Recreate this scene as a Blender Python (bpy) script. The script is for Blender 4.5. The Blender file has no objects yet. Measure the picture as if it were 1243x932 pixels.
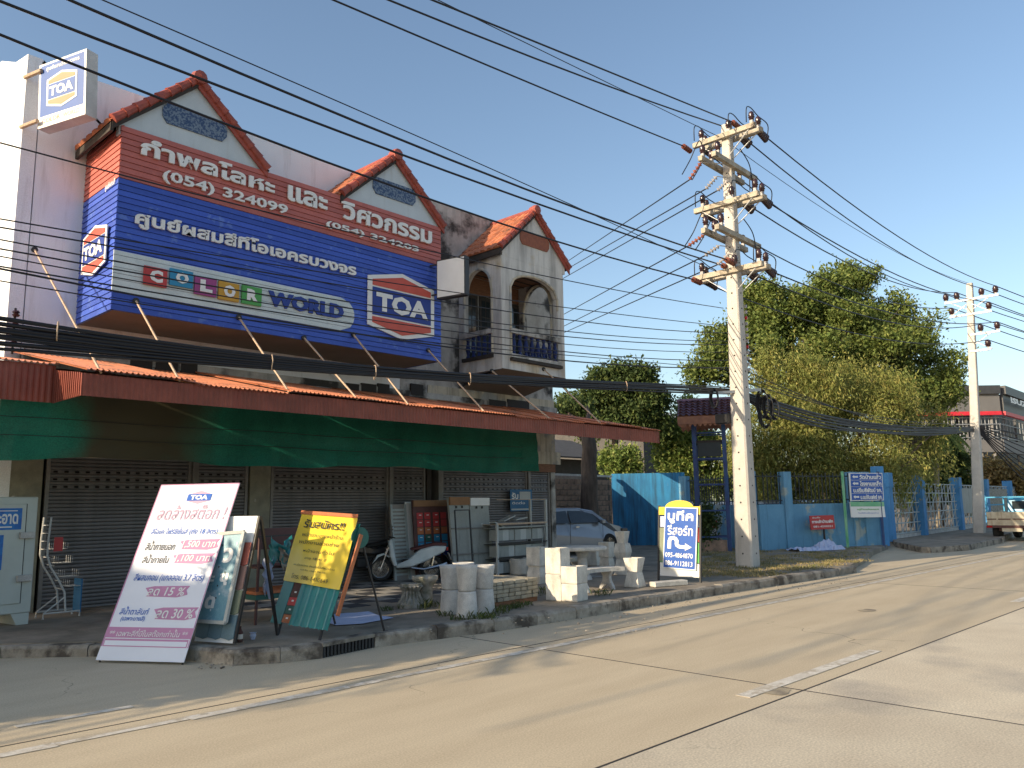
import bpy, bmesh, math, random
import numpy as np
from mathutils import Vector, Matrix
random.seed(7); RNG = np.random.default_rng(11)
SC = bpy.context.scene; COL = SC.collection
# ---------------------------------------------------------------- camera (x runs along the shop fronts, y into them, z up)
CX, CY, FP, EYE = 621.5, 466.0, 971.4, 1.7
_yaw, _p, _r = [math.radians(v) for v in (42.90, 8.644, -0.936)]
F = np.array([math.cos(_yaw)*math.cos(_p), math.sin(_yaw)*math.cos(_p), math.sin(_p)])
_R = np.array([math.sin(_yaw), -math.cos(_yaw), 0.]); _U = np.cross(_R, F)
R = math.cos(_r)*_R + math.sin(_r)*_U; U = -math.sin(_r)*_R + math.cos(_r)*_U
cam = bpy.data.cameras.new('camera'); camo = bpy.data.objects.new('camera', cam); COL.objects.link(camo)
camo.matrix_world = Matrix(((R[0], U[0], -F[0], 0), (R[1], U[1], -F[1], 0), (R[2], U[2], -F[2], EYE), (0, 0, 0, 1)))
cam.sensor_width = 36; cam.lens = FP/1243*36; cam.clip_end = 3000; cam.clip_start = .05
SC.camera = camo
# ---------------------------------------------------------------- sky, sun, exposure
SUN_EL, SUN_AZ = math.radians(19), math.radians(14)      # light comes along the street from the left, slightly from behind the shops
sun_to = Vector((-math.cos(SUN_EL)*math.cos(SUN_AZ), math.cos(SUN_EL)*math.sin(SUN_AZ), math.sin(SUN_EL)))
world = bpy.data.worlds.new('World'); SC.world = world; world.use_nodes = True
wn = world.node_tree; bg = wn.nodes['Background']
sky = wn.nodes.new('ShaderNodeTexSky'); sky.sky_type = 'NISHITA'; sky.sun_disc = False
sky.sun_elevation = SUN_EL; sky.sun_rotation = math.atan2(sun_to.x, sun_to.y)
sky.air_density = 1.1; sky.dust_density = 1.7; sky.ozone_density = 1.5; sky.altitude = 200
wn.links.new(sky.outputs[0], bg.inputs[0]); bg.inputs[1].default_value = 0.15
sl = bpy.data.lights.new('sun', 'SUN'); sl.energy = 4.6; sl.angle = math.radians(.5); sl.color = (1, .82, .58)
so = bpy.data.objects.new('sun', sl); COL.objects.link(so); so.rotation_euler = sun_to.to_track_quat('Z', 'Y').to_euler()
SC.view_settings.view_transform = 'Standard'; SC.view_settings.look = 'None'; SC.view_settings.gamma = 1
SC.view_settings.exposure = 0.5
SC.cycles.max_bounces = 6; SC.cycles.transparent_max_bounces = 12
# ---------------------------------------------------------------- measuring helpers: image point of the photo -> place in the street
def _ray(px, py): return F*FP + (px-CX)*R - (py-CY)*U
def G(px, py, z=.15):
    v = _ray(px, py); t = (z-EYE)/v[2]; return Vector((v[0]*t, v[1]*t, z))
def AY(px, py, y):
    v = _ray(px, py); t = y/v[1]; return Vector((v[0]*t, y, EYE+v[2]*t))
def AX(px, py, x):
    v = _ray(px, py); t = x/v[0]; return Vector((x, v[1]*t, EYE+v[2]*t))
def DP(px, py, d):
    v = _ray(px, py)/FP*d; return Vector((v[0], v[1], EYE+v[2]))
def PR(p):
    v = np.array(p)-np.array([0, 0, EYE]); d = v@F; return CX+FP*(v@R)/d, CY-FP*(v@U)/d
def height_at(g, px, py):
    v = _ray(px, py); return EYE + v[2]*math.hypot(g[0], g[1])/math.hypot(v[0], v[1])
def lean_panel(bl, br, tl, tr, z0):
    """real rectangle (BL, BR, TR, TL corners) whose foot stands at height z0 and leans back"""
    B0, B1 = G(*bl, z0), G(*br, z0); e = (B1-B0); w = e.length; e.normalize(); n = Vector((-e.y, e.x, 0)); best = None
    for t in np.arange(-60, 61, 1.0):
        for L in np.arange(.3, 3.2, .02):
            d = n*math.sin(math.radians(t))*L + Vector((0, 0, math.cos(math.radians(t))*L))
            a, b = PR(B0+d), PR(B1+d)
            er = (a[0]-tl[0])**2+(a[1]-tl[1])**2+(b[0]-tr[0])**2+(b[1]-tr[1])**2
            if best is None or er < best[0]: best = (er, d)
    d = best[1]; return [B0, B1, B1+d, B0+d]
# ---------------------------------------------------------------- materials
M = {}
def lk(nt, a, b): nt.links.new(a, b)
def mat(name, c, c2=None, scale=3., rough=.75, bump=.15, bscale=60., streak=0., scol=(.05, .045, .04), metal=0., rand=0., spec=.4, thr=(.35, .65), sscale=1., stretch=(1, 1, 1), trans=0., alpha=1., coat=0., emis=0., patch=None, pthr=(.6, .64), pscale=1.5, grain=.14, gscale=110., cracks=0.):
    m = bpy.data.materials.new(name); m.use_nodes = True; nt = m.node_tree; N = nt.nodes; b = N['Principled BSDF']
    tc = N.new('ShaderNodeTexCoord'); co = tc.outputs['Object']
    def noise(sc, det=5, st=(1, 1, 1), off=0):
        mp = N.new('ShaderNodeMapping'); mp.inputs['Scale'].default_value = st; mp.inputs['Location'].default_value = (off, off*.7, off*.3); lk(nt, co, mp.inputs[0])
        n = N.new('ShaderNodeTexNoise'); n.inputs['Scale'].default_value = sc; n.inputs['Detail'].default_value = det; n.inputs['Roughness'].default_value = .6
        lk(nt, mp.outputs[0], n.inputs['Vector']); return n.outputs[0]
    def ramp(x, a, bb):
        r = N.new('ShaderNodeMapRange'); r.inputs[1].default_value = a; r.inputs[2].default_value = bb; lk(nt, x, r.inputs[0]); return r.outputs[0]
    def mix(fac, x, y):
        mx = N.new('ShaderNodeMix'); mx.data_type = 'RGBA'
        if isinstance(fac, float): mx.inputs[0].default_value = fac
        else: lk(nt, fac, mx.inputs[0])
        for k, v in ((6, x), (7, y)):
            if isinstance(v, tuple): mx.inputs[k].default_value = (*v, 1)
            else: lk(nt, v, mx.inputs[k])
        return mx.outputs[2]
    if c2 is None: c2 = tuple(v*.78 for v in c)
    col = mix(ramp(noise(scale, 6, stretch), *thr), c, c2)
    if patch: col = mix(ramp(noise(pscale, 8, (1, 1, 1), 5.3), *pthr), col, patch)
    if streak:
        s = ramp(noise(2.6*sscale, 6, (2.2, 2.2, .22), 3.1), .62-.22*streak, .78)
        s2 = N.new('ShaderNodeMath'); s2.operation = 'MULTIPLY'; s2.inputs[1].default_value = min(1, .35+.6*streak); lk(nt, s, s2.inputs[0]); col = mix(s2.outputs[0], col, scol)
    if cracks:
        vo = N.new('ShaderNodeTexVoronoi'); vo.feature = 'DISTANCE_TO_EDGE'; vo.inputs['Scale'].default_value = cracks; wv = N.new('ShaderNodeVectorMath'); wv.operation = 'ADD'; ns = N.new('ShaderNodeTexNoise'); ns.inputs['Scale'].default_value = 2.2; lk(nt, co, ns.inputs['Vector']); lk(nt, co, wv.inputs[0]); lk(nt, ns.outputs['Color'], wv.inputs[1]); lk(nt, wv.outputs[0], vo.inputs['Vector'])
        k1 = N.new('ShaderNodeMath'); k1.operation = 'MULTIPLY'; lk(nt, ramp(vo.outputs['Distance'], .004/1, .0), k1.inputs[0]); lk(nt, ramp(noise(.5, 3, (1, 1, 1), 9.), .5, .62), k1.inputs[1]); col = mix(k1.outputs[0], col, tuple(v*.35 for v in c))
    if grain and bump or grain > .2:
        gr = N.new('ShaderNodeMapRange'); gr.inputs[1].default_value = .3; gr.inputs[2].default_value = .7; gr.inputs[3].default_value = 1-grain; gr.inputs[4].default_value = 1+grain; lk(nt, noise(gscale, 3, (1, 1, 1), 2.), gr.inputs[0]); hg = N.new('ShaderNodeHueSaturation'); lk(nt, col, hg.inputs['Color']); lk(nt, gr.outputs[0], hg.inputs['Value']); col = hg.outputs[0]
    if rand:
        oi = N.new('ShaderNodeObjectInfo'); h = N.new('ShaderNodeHueSaturation'); lk(nt, col, h.inputs['Color'])
        r = N.new('ShaderNodeMapRange'); r.inputs[3].default_value = 1-rand; r.inputs[4].default_value = 1+rand; lk(nt, oi.outputs['Random'], r.inputs[0]); lk(nt, r.outputs[0], h.inputs['Value']); col = h.outputs[0]
    lk(nt, col, b.inputs['Base Color'])
    b.inputs['Roughness'].default_value = rough; b.inputs['Metallic'].default_value = metal; b.inputs['Specular IOR Level'].default_value = spec
    b.inputs['Coat Weight'].default_value = coat
    if bump:
        bp = N.new('ShaderNodeBump'); bp.inputs['Strength'].default_value = bump; bp.inputs['Distance'].default_value = .02; lk(nt, noise(bscale, 4), bp.inputs['Height']); lk(nt, bp.outputs[0], b.inputs['Normal'])
    if trans:
        out = N['Material Output']; tr = N.new('ShaderNodeBsdfTranslucent'); lk(nt, col, tr.inputs[0]); ms = N.new('ShaderNodeMixShader'); ms.inputs[0].default_value = trans
        lk(nt, b.outputs[0], ms.inputs[1]); lk(nt, tr.outputs[0], ms.inputs[2]); sh = ms.outputs[0]
        if alpha < 1:
            tp = N.new('ShaderNodeBsdfTransparent'); m2 = N.new('ShaderNodeMixShader'); m2.inputs[0].default_value = alpha; lk(nt, tp.outputs[0], m2.inputs[1]); lk(nt, sh, m2.inputs[2]); sh = m2.outputs[0]
        lk(nt, sh, out.inputs[0])
    if emis: lk(nt, col, b.inputs['Emission Color']); b.inputs['Emission Strength'].default_value = emis
    M[name] = m; return m
# ---------------------------------------------------------------- mesh builder
class MB:
    def __init__(s): s.v = []; s.f = []; s.mi = []
    def add(s, vs, fs, mi=0):
        o = len(s.v); s.v += [tuple(v) for v in vs]; s.f += [tuple(i+o for i in f) for f in fs]; s.mi += [mi]*len(fs); return s
    def box(s, x0, x1, y0, y1, z0, z1, mi=0):
        return s.add([(x0, y0, z0), (x1, y0, z0), (x1, y1, z0), (x0, y1, z0), (x0, y0, z1), (x1, y0, z1), (x1, y1, z1), (x0, y1, z1)],
                     [(0, 3, 2, 1), (4, 5, 6, 7), (0, 1, 5, 4), (1, 2, 6, 5), (2, 3, 7, 6), (3, 0, 4, 7)], mi)
    def beam(s, p, q, w, h=None, up=(0, 0, 1), mi=0):
        p, q = Vector(p), Vector(q); h = w if h is None else h; d = (q-p).normalized(); up = Vector(up)
        if abs(d.dot(up)) > .98: up = Vector((1, 0, 0))
        a = d.cross(up).normalized()*w/2; b = a.cross(d).normalized()*h/2
        c = [p-a-b, p+a-b, p+a+b, p-a+b]; return s.add(c+[x+(q-p) for x in c], [(0, 3, 2, 1), (4, 5, 6, 7), (0, 1, 5, 4), (1, 2, 6, 5), (2, 3, 7, 6), (3, 0, 4, 7)], mi)
    def tube(s, pts, r, n=6, mi=0, cap=True):
        pts = [Vector(p) for p in pts]; rs = r if isinstance(r, (list, tuple)) else [r]*len(pts); rings = []; pa = None
        for i, p in enumerate(pts):
            d = (pts[min(i+1, len(pts)-1)]-pts[max(i-1, 0)]).normalized()
            if pa is None: pa = d.cross(Vector((0, 0, 1)) if abs(d.z) < .95 else Vector((1, 0, 0))).normalized()
            else: pa = (pa-d*pa.dot(d)).normalized()
            b = d.cross(pa); rings.append([p+(pa*math.cos(2*math.pi*k/n)+b*math.sin(2*math.pi*k/n))*rs[i] for k in range(n)])
        fs = [(i*n+k, i*n+(k+1) % n, (i+1)*n+(k+1) % n, (i+1)*n+k) for i in range(len(pts)-1) for k in range(n)]
        if cap: fs += [tuple(range(n))[::-1], tuple(range((len(pts)-1)*n, len(pts)*n))]
        return s.add([v for r_ in rings for v in r_], fs, mi)
    def lathe(s, prof, c=(0, 0, 0), n=16, mi=0, axis='z', sq=False):
        vs = []; off = math.pi/4 if n == 4 else 0
        for r, z in prof:
            for k in range(n):
                a = 2*math.pi*k/n+off; x, y = r*math.cos(a), r*math.sin(a)
                if axis == 'z': vs.append((c[0]+x, c[1]+y, c[2]+z))
                elif axis == 'y': vs.append((c[0]+x, c[1]+z, c[2]+y))
                else: vs.append((c[0]+z, c[1]+x, c[2]+y))
        m = len(prof); fs = [(i*n+k, i*n+(k+1) % n, (i+1)*n+(k+1) % n, (i+1)*n+k) for i in range(m-1) for k in range(n)]
        if prof[0][0] > 1e-4: fs.append(tuple(range(n))[::-1])
        if prof[-1][0] > 1e-4: fs.append(tuple(range((m-1)*n, m*n)))
        return s.add(vs, fs, mi)
    def prism(s, poly, off, mi=0):
        poly = [Vector(p) for p in poly]; off = Vector(off); n = len(poly)
        return s.add(poly+[p+off for p in poly], [tuple(range(n)), tuple(range(2*n-1, n-1, -1))]+[(i, i+n, (i+1) % n+n, (i+1) % n) for i in range(n)], mi)
    def quad(s, *p, mi=0): return s.add(p, [tuple(range(len(p)))], mi)
    def xf(s, m, start=0):
        s.v = s.v[:start]+[tuple(m @ Vector(v)) for v in s.v[start:]]; return s
    def build(s, name, mats, parent=None, world=False, smooth=False, bevel=0, mesh_only=False, fix=True):
        me = bpy.data.meshes.new(name); me.from_pydata(s.v, [], s.f)
        for m in (mats if isinstance(mats, (list, tuple)) else [mats]): me.materials.append(M[m] if isinstance(m, str) else m)
        if any(s.mi): me.polygons.foreach_set('material_index', s.mi)
        if fix or bevel:
            bm = bmesh.new(); bm.from_mesh(me)
            if fix: bmesh.ops.recalc_face_normals(bm, faces=bm.faces)
            if bevel: bmesh.ops.bevel(bm, geom=bm.edges[:], offset=bevel, segments=1, affect='EDGES', clamp_overlap=True)
            bm.to_mesh(me); bm.free()
        if smooth: me.polygons.foreach_set('use_smooth', [True]*len(me.polygons))
        me.update()
        if mesh_only: return me
        return put(name, me, parent, world)
def root_of(o):
    while o.parent: o = o.parent
    return o
def rootmat(o):
    r = root_of(o); return Matrix.Translation(r.location) @ r.rotation_euler.to_matrix().to_4x4()
def put(name, me, parent=None, world=False):
    o = bpy.data.objects.new(name, me); COL.objects.link(o)
    if parent:
        o.parent = parent
        if world: me.transform(rootmat(parent).inverted())
    return o
def tag(o, label=None, cat=None, group=None, kind=None):
    for k, v in (('label', label), ('category', cat), ('group', group), ('kind', kind)):
        if v: o[k] = v
    return o
def thing(name, label, cat, loc=(0, 0, 0), rz=0., group=None):
    o = bpy.data.objects.new(name, None); COL.objects.link(o); o.location = loc; o.rotation_euler = (0, 0, rz); o.empty_display_size = .2
    return tag(o, label, cat, group)
def kids(o): return KID.get(o.name, [])
def copy_tree(o, parent=None, kid=None):
    if kid is None:
        kid = {}
        for x in bpy.data.objects:
            if x.parent: kid.setdefault(x.parent, []).append(x)
    c = o.copy(); COL.objects.link(c)
    if parent: c.parent = parent
    for ch in kid.get(o, []): copy_tree(ch, c, kid)
    return c
def structure(o): o['kind'] = 'structure'; return o
# ---------------------------------------------------------------- flat lettering: Thai and Latin outlines turned into thin meshes
_adv = {}
def _curve(body, bold, shear=0.):
    c = bpy.data.curves.new('t', 'FONT'); c.body = body; c.size = 1; c.offset = bold; c.resolution_u = 2; c.shear = shear; c.fill_mode = 'FRONT'
    o = bpy.data.objects.new('t', c); COL.objects.link(o); me = bpy.data.meshes.new_from_object(o)
    v = np.empty(len(me.vertices)*3); me.vertices.foreach_get('co', v); v = v.reshape(-1, 3)
    f = [tuple(p.vertices) for p in me.polygons]; bpy.data.objects.remove(o); bpy.data.curves.remove(c); bpy.data.meshes.remove(me)
    return v, f
UP = set('ิีึืัํ็'); TONE = set('่้๊๋์')
def letters(body, bold=.0, shear=0.):
    base = ''; extra = []
    for i, ch in enumerate(body):
        if ch in TONE and base and (base[-1] in UP or (i+1 < len(body) and body[i+1] == 'ำ')): extra.append((len(base), ch))
        else: base += ch
    v, f = _curve(base, bold, shear); f = list(f)
    for n, ch in extra:
        w = _curve(base[:n]+'ก', 0)[0][:, 0].max()-.519; tv, tf = _curve(ch, bold, shear)
        tv = tv+np.array([w, .17, 0]); f += [tuple(i+len(v) for i in t) for t in tf]; v = np.vstack([v, tv])
    return v, f
class Face:
    """a flat rectangle in the world: top-left corner, vector along the top, vector down the side"""
    def __init__(s, tl, tr, bl):
        s.o = Vector(tl); s.u = Vector(tr)-s.o; s.d = Vector(bl)-s.o; s.n = s.d.cross(s.u).normalized()
        s.n = s.n if s.n.dot(Vector((0, 0, EYE))-s.o) > 0 else -s.n
    def P(s, fx, fy, lift=0.): return s.o+s.u*fx+s.d*fy+s.n*lift
    def poly(s, pts, name, m, parent, lift=.003, th=.0):
        b = MB(); q = [s.P(x, y, lift) for x, y in pts]
        if th: b.prism(q, s.n*th)
        else: b.quad(*q)
        return b.build(name, m, parent, world=True)
    def rect(s, x0, y0, x1, y1, name, m, parent, lift=.003, th=0.): return s.poly([(x0, y0), (x1, y0), (x1, y1), (x0, y1)], name, m, parent, lift, th)
    def text(s, body, x0, y0, x1, y1, m, parent, lift=.006, bold=.01, shear=0., th=0., name='lettering'):
        v, f = letters(body, bold, shear); lo, hi = v.min(0), v.max(0); w, h = max(hi[0]-lo[0], 1e-6), max(hi[1]-lo[1], 1e-6)
        vs = [s.P(x0+(p[0]-lo[0])/w*(x1-x0), y1-(p[1]-lo[1])/h*(y1-y0), lift) for p in v]
        b = MB()
        if th:
            n = len(vs); off = s.n*th; cnt = {}
            for t in f:
                for i in range(len(t)):
                    e = (t[i], t[(i+1) % len(t)]); cnt[e] = cnt.get(e, 0)+1
            side = [(a, b_, b_+n, a+n) for (a, b_) in cnt if (b_, a) not in cnt]
            b.add(vs+[p+off for p in vs], [tuple(i+n for i in t) for t in f]+side)
        else: b.add(vs, f)
        return b.build(name, m, parent, world=True, fix=False)
def emblem(face, cx, cy, w, h, parent, th=.02, lift=.0, red='sign_red', white='sign_white', blue='logo_blue', word=True):
    """hexagonal paint emblem: white rim, red caps, blue band with the letters TOA"""
    def hexa(k, l, t, name, m, kx=None):
        kx = kx or k; face.poly([(cx-w/2*kx, cy-h*.36*k), (cx, cy-h*.5*k), (cx+w/2*kx, cy-h*.36*k), (cx+w/2*kx, cy+h*.36*k), (cx, cy+h*.5*k), (cx-w/2*kx, cy+h*.36*k)], name, m, parent, l, t)
    hexa(1, lift, th, 'emblem_rim', white)
    l2 = lift+th+.003
    k = .88
    face.poly([(cx-w/2*k, cy-h*.36*k), (cx, cy-h*.5*k), (cx+w/2*k, cy-h*.36*k), (cx+w/2*k, cy-h*.23), (cx-w/2*k, cy-h*.23)], 'emblem_cap', red, parent, l2, th*.3)
    face.poly([(cx-w/2*k, cy+h*.36*k), (cx, cy+h*.5*k), (cx+w/2*k, cy+h*.36*k), (cx+w/2*k, cy+h*.23), (cx-w/2*k, cy+h*.23)][::-1], 'emblem_cap', red, parent, l2, th*.3)
    face.rect(cx-w/2*k, cy-h*.205, cx+w/2*k, cy+h*.205, 'emblem_band', blue, parent, l2, th*.3)
    if word: face.text('TOA', cx-w*.39, cy-h*.14, cx+w*.39, cy+h*.14, white, parent, l2+th*.3+.003, bold=.045, th=th*.3)
# ---------------------------------------------------------------- colours and surfaces
mat('road_concrete', (.57, .475, .33), (.50, .41, .28), scale=.9, rough=.85, bump=.16, bscale=170, patch=(.47, .38, .26), pthr=(.58, .85), pscale=.35, rand=.05, grain=.2, gscale=70, cracks=.22, stretch=(.5, 2.2, 1))
mat('road_concrete_pale', (.61, .53, .395), (.54, .46, .34), scale=1.3, rough=.85, bump=.2, bscale=150, patch=(.40, .35, .28), pthr=(.55, .7), pscale=.5, rand=.05, grain=.26, gscale=60, cracks=.2)
mat('joint_dark', (.04, .035, .03)); mat('earth', (.25, .20, .14), (.17, .13, .09), scale=2, bump=.5, bscale=20)
mat('marking', (.66, .62, .54), (.5, .45, .37), scale=7, thr=(.4, .7), rough=.8, patch=(.45, .39, .3), pthr=(.5, .6), pscale=9)
mat('pavement', (.31, .265, .205), (.20, .17, .13), scale=2.2, rough=.9, bump=.5, bscale=30, patch=(.12, .11, .085), pthr=(.56, .7), pscale=1.2)
mat('kerb', (.38, .34, .28), (.22, .19, .15), scale=4, rough=.9, bump=.6, bscale=25, patch=(.09, .075, .06), pthr=(.5, .62), pscale=3, rand=.12)
mat('tile_light', (.36, .34, .31), (.25, .24, .22), scale=5, rough=.7, rand=.1); mat('tile_dark', (.07, .075, .08), (.045, .045, .05), scale=5, rough=.7, rand=.1)
mat('wall_white', (.84, .87, .90), (.78, .81, .84), scale=1.4, streak=.32, scol=(.38, .36, .34), rough=.85, sscale=.8)
mat('wall_blue_white', (.55, .60, .66), (.45, .50, .55), scale=1.2, streak=.55, scol=(.2, .19, .18), rough=.85, patch=(.3, .28, .26), pthr=(.62, .66), pscale=2.4)
mat('wall_stained', (.56, .54, .50), (.36, .34, .31), scale=2.2, streak=.55, scol=(.07, .065, .06), rough=.9, bump=.5, bscale=25, patch=(.055, .052, .048), pthr=(.50, .60), pscale=1.1, sscale=.7)
mat('wall_cream', (.62, .56, .44), (.53, .46, .34), scale=2, streak=.75, scol=(.10, .09, .075), rough=.9, bump=.3, patch=(.34, .36, .37), pthr=(.52, .6), pscale=1.6)
mat('balcony_wall', (.70, .68, .64), (.60, .58, .55), scale=1.2, streak=.78, scol=(.06, .056, .05), rough=.9, bump=.4, patch=(.60, .50, .34), pthr=(.54, .66), pscale=.9, sscale=.62)
mat('gable_paint', (.58, .64, .68), (.50, .56, .60), scale=1.5, streak=.25, scol=(.4, .4, .38), rough=.8)
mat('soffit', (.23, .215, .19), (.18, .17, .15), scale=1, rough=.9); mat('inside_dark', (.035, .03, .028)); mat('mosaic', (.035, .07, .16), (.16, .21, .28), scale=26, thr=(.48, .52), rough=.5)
mat('vent_red', (.33, .12, .07), (.25, .09, .06), scale=12, rough=.8)
mat('ridge_tile', (.36, .085, .06), (.25, .06, .045), scale=6, rough=.6, rand=.15); mat('roof_tile', (.52, .19, .09), (.38, .13, .065), scale=5, rough=.7, rand=.22, patch=(.16, .09, .06), pthr=(.58, .68), pscale=3)
mat('dark_wood', (.05, .04, .035), (.03, .025, .02), scale=5); mat('wood_brown', (.26, .13, .07), (.17, .08, .045), scale=6, stretch=(1, 1, 6))
mat('slat_red', (.50, .145, .115), (.43, .12, .095), scale=2.5, rough=.45, rand=.10, bump=.05); mat('slat_blue', (.055, .115, .50), (.045, .09, .43), scale=2.5, rough=.42, rand=.16, bump=.05, patch=(.10, .17, .50), pthr=(.6, .66), pscale=5, stretch=(.3, 1, 1))
mat('band_white', (.60, .66, .66), (.52, .58, .58), scale=3, rough=.5, rand=.04); mat('sign_white', (.80, .80, .78), (.74, .74, .72), scale=3, rough=.5, bump=0)
mat('sign_red', (.60, .10, .07), (.52, .09, .06), scale=3, rough=.5, bump=0); mat('logo_blue', (.02, .05, .28), (.018, .045, .25), scale=3, rough=.5, bump=0)
mat('panel_blue', (.015, .085, .34), (.013, .075, .3), scale=3, rough=.4, bump=0); mat('cap_orange', (.50, .23, .11), (.46, .21, .10), rough=.5, bump=0)
for n, c in (('sq_red', (.5, .05, .05)), ('sq_blue', (.03, .25, .45)), ('sq_purple', (.33, .06, .22)), ('sq_amber', (.55, .3, .03)), ('sq_green', (.08, .34, .08)), ('ink_blue', (.02, .12, .5)), ('ink_black', (.03, .03, .03)), ('ink_pink', (.58, .27, .42)), ('banner_white', (.74, .75, .78)), ('banner_pink', (.56, .25, .42)), ('ink_grey', (.28, .26, .24)), ('ink_mauve', (.52, .36, .48))):
    mat(n, c, tuple(v*.9 for v in c), rough=.5, bump=0)
mat('red_sheet', (.29, .082, .055), (.21, .06, .04), scale=3, rough=.5, streak=.35, scol=(.22, .04, .03), rand=.05, bump=.05); mat('roof_sheet', (.60, .23, .12), (.48, .17, .09), scale=3, rough=.55, patch=(.22, .12, .08), pthr=(.55, .65), pscale=2.5, rand=.08)
mat('shutter', (.20, .19, .19), (.15, .145, .145), scale=4, rough=.5, metal=.2, rand=.12, bump=.1); mat('shutter_frame', (.24, .23, .22), (.17, .16, .15), rough=.5)
mat('pillar_paint', (.28, .27, .20), (.2, .19, .15), scale=5, patch=(.45, .43, .38), pthr=(.66, .69), pscale=6)
mat('net', (.016, .19, .13), (.012, .13, .09), scale=2, rough=.8, trans=.4, alpha=.93, bump=.5, bscale=120, patch=(.09, .085, .055), pthr=(.60, .72), pscale=.5, spec=.1)
mat('net_olive', (.065, .06, .038), (.045, .05, .03), scale=3, rough=.8, trans=.45, alpha=.95, bump=.5, bscale=120, spec=.1)
mat('steel', (.45, .45, .45), (.35, .35, .35), rough=.4, metal=.7); mat('rod_cream', (.55, .42, .30), (.42, .28, .18), scale=20, rough=.5); mat('black_metal', (.03, .03, .032), rough=.5); mat('white_metal', (.62, .62, .6), (.5, .5, .48), rough=.5)
mat('blue_paint', (.012, .028, .13), (.01, .02, .09), scale=6, rough=.6, rand=.1); mat('glass_dark', (.03, .04, .045), rough=.08, spec=.8, bump=0)
mat('brown_steel', (.12, .05, .045), (.07, .035, .03), rough=.6)
# ---------------------------------------------------------------- ground, road slabs, markings, kerb
TH = math.radians(2.34)
def RD(s, t, z=0.): return Vector((s*math.cos(TH)+t*math.sin(TH), -s*math.sin(TH)+t*math.cos(TH), z))
b = MB(); b.quad((-900, -900, -.06), (900, -900, -.06), (900, 900, -.06), (-900, 900, -.06)); structure(b.build('ground', 'earth'))
road = structure(thing('road', None, None))
lanes = [(-14., -10.45), (-10.45, -6.9), (-6.9, -3.43), (-3.43, .07), (.07, 3.57), (3.57, 7.12), (7.12, 14.0)]
for k, (t0, t1) in enumerate(lanes):
    for i in range(-3, 16):
        s0 = 7.2+i*10 + (0 if k > 2 else 3.)
        p = [RD(s0+.009, t0+.009), RD(s0+9.991, t0+.009), RD(s0+9.991, t1-.009), RD(s0+.009, t1-.009)]
        MB().prism([v-Vector((0, 0, .055)) for v in p], (0, 0, .055)).build('slab', 'road_concrete_pale' if k < 5 else 'road_concrete', road)
for k, (t0, t1) in enumerate(lanes):
    MB().prism([RD(-30, t1-.011, -.03), RD(160, t1-.011, -.03), RD(160, t1+.011, -.03), RD(-30, t1+.011, -.03)], (0, 0, .0312)).build('joint_filler', 'joint_dark', road)
    for i in range(-3, 16):
        s0 = 7.2+i*10 + (0 if k > 2 else 3.)
        MB().prism([RD(s0-.011, t0+.012, -.03), RD(s0+.011, t0+.012, -.03), RD(s0+.011, t1-.012, -.03), RD(s0-.011, t1-.012, -.03)], (0, 0, .0312)).build('joint_filler', 'joint_dark', road)
for i in range(12):
    s0 = 6.35+i*9. if i else 6.62
    MB().prism([RD(s0, 3.78, .004), RD(s0+2.95, 3.78, .004), RD(s0+2.95, 3.92, .004), RD(s0, 3.92, .004)], (0, 0, .0025)).build('lane_dash', 'marking', road)
def worn_line(t, s0, s1, w, name, seed, keep):
    rn = random.Random(seed); b = MB(); s = s0
    while s < s1:
        L = rn.uniform(.25, 1.1)
        if rn.random() < keep:
            a = w*rn.uniform(.6, 1)/2; o = rn.uniform(-.01, .01)
            b.quad(RD(s, t-a+o, .005), RD(s+L*.5, t-a*rn.uniform(.8, 1.1), .005), RD(s+L, t-a, .005), RD(s+L, t+a+o, .005), RD(s+L*.5, t+a*rn.uniform(.7, 1.1), .005), RD(s, t+a, .005))
        s += L+.004
    b.build(name, 'marking', road)
worn_line(6.86, -6, 60, .15, 'edge_line', 3, .99)
for s0 in (1.9,): MB().prism([RD(s0, 7.62, .004), RD(s0+.9, 7.6, .004), RD(s0+.9, 7.69, .004), RD(s0, 7.7, .004)], (0, 0, .002)).build('worn_patch', 'marking', road)
mat('oil_stain', (.20, .165, .12), (.40, .33, .22), scale=5, thr=(.35, .6), rough=.6, grain=.2); rw = random.Random(17)
for k in range(9):
    s0, t0, r_ = rw.uniform(3, 22), rw.uniform(.6, 6.4), rw.uniform(.04, .13); c_ = RD(s0, t0, .0035); n_ = 11
    MB().quad(*[c_+Vector((r_*1.6*rw.uniform(.7, 1.2)*math.cos(2*math.pi*i/n_), r_*rw.uniform(.7, 1.2)*math.sin(2*math.pi*i/n_), 0)) for i in range(n_)]).build('oil_stain', 'oil_stain', road)
KB = [(-9.5, 11.9), tuple(G(0, 799, 0))[:2], tuple(G(106, 797, 0))[:2], tuple(G(180, 797, 0))[:2], tuple(G(236, 803, 0))[:2], tuple(G(283, 808, 0))[:2], tuple(G(340, 805, 0))[:2], tuple(G(392, 799, 0))[:2], tuple(G(455, 786, 0))[:2], tuple(G(600, 767, 0))[:2], tuple(G(700, 751, 0))[:2], tuple(G(840, 727, 0))[:2], tuple(G(1000, 702, 0))[:2], tuple(G(1040, 695, 0))[:2]]
far_edge = [tuple(G(1048, 684, 0))[:2], tuple(G(1060, 674, 0))[:2], tuple(G(1078, 666, 0))[:2], (31, 10.3), (36, 12), (60, 24), (60, 60), (-60, 60), (-60, 13.5)]
pv = [Vector((x, y, -.02)) for x, y in KB+far_edge]
def inset(i, d):
    a, c = Vector(KB[max(i-1, 0)]), Vector(KB[min(i+1, len(KB)-1)]); t = (c-a).normalized(); return Vector(KB[i])+Vector((-t.y, t.x))*d
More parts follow.
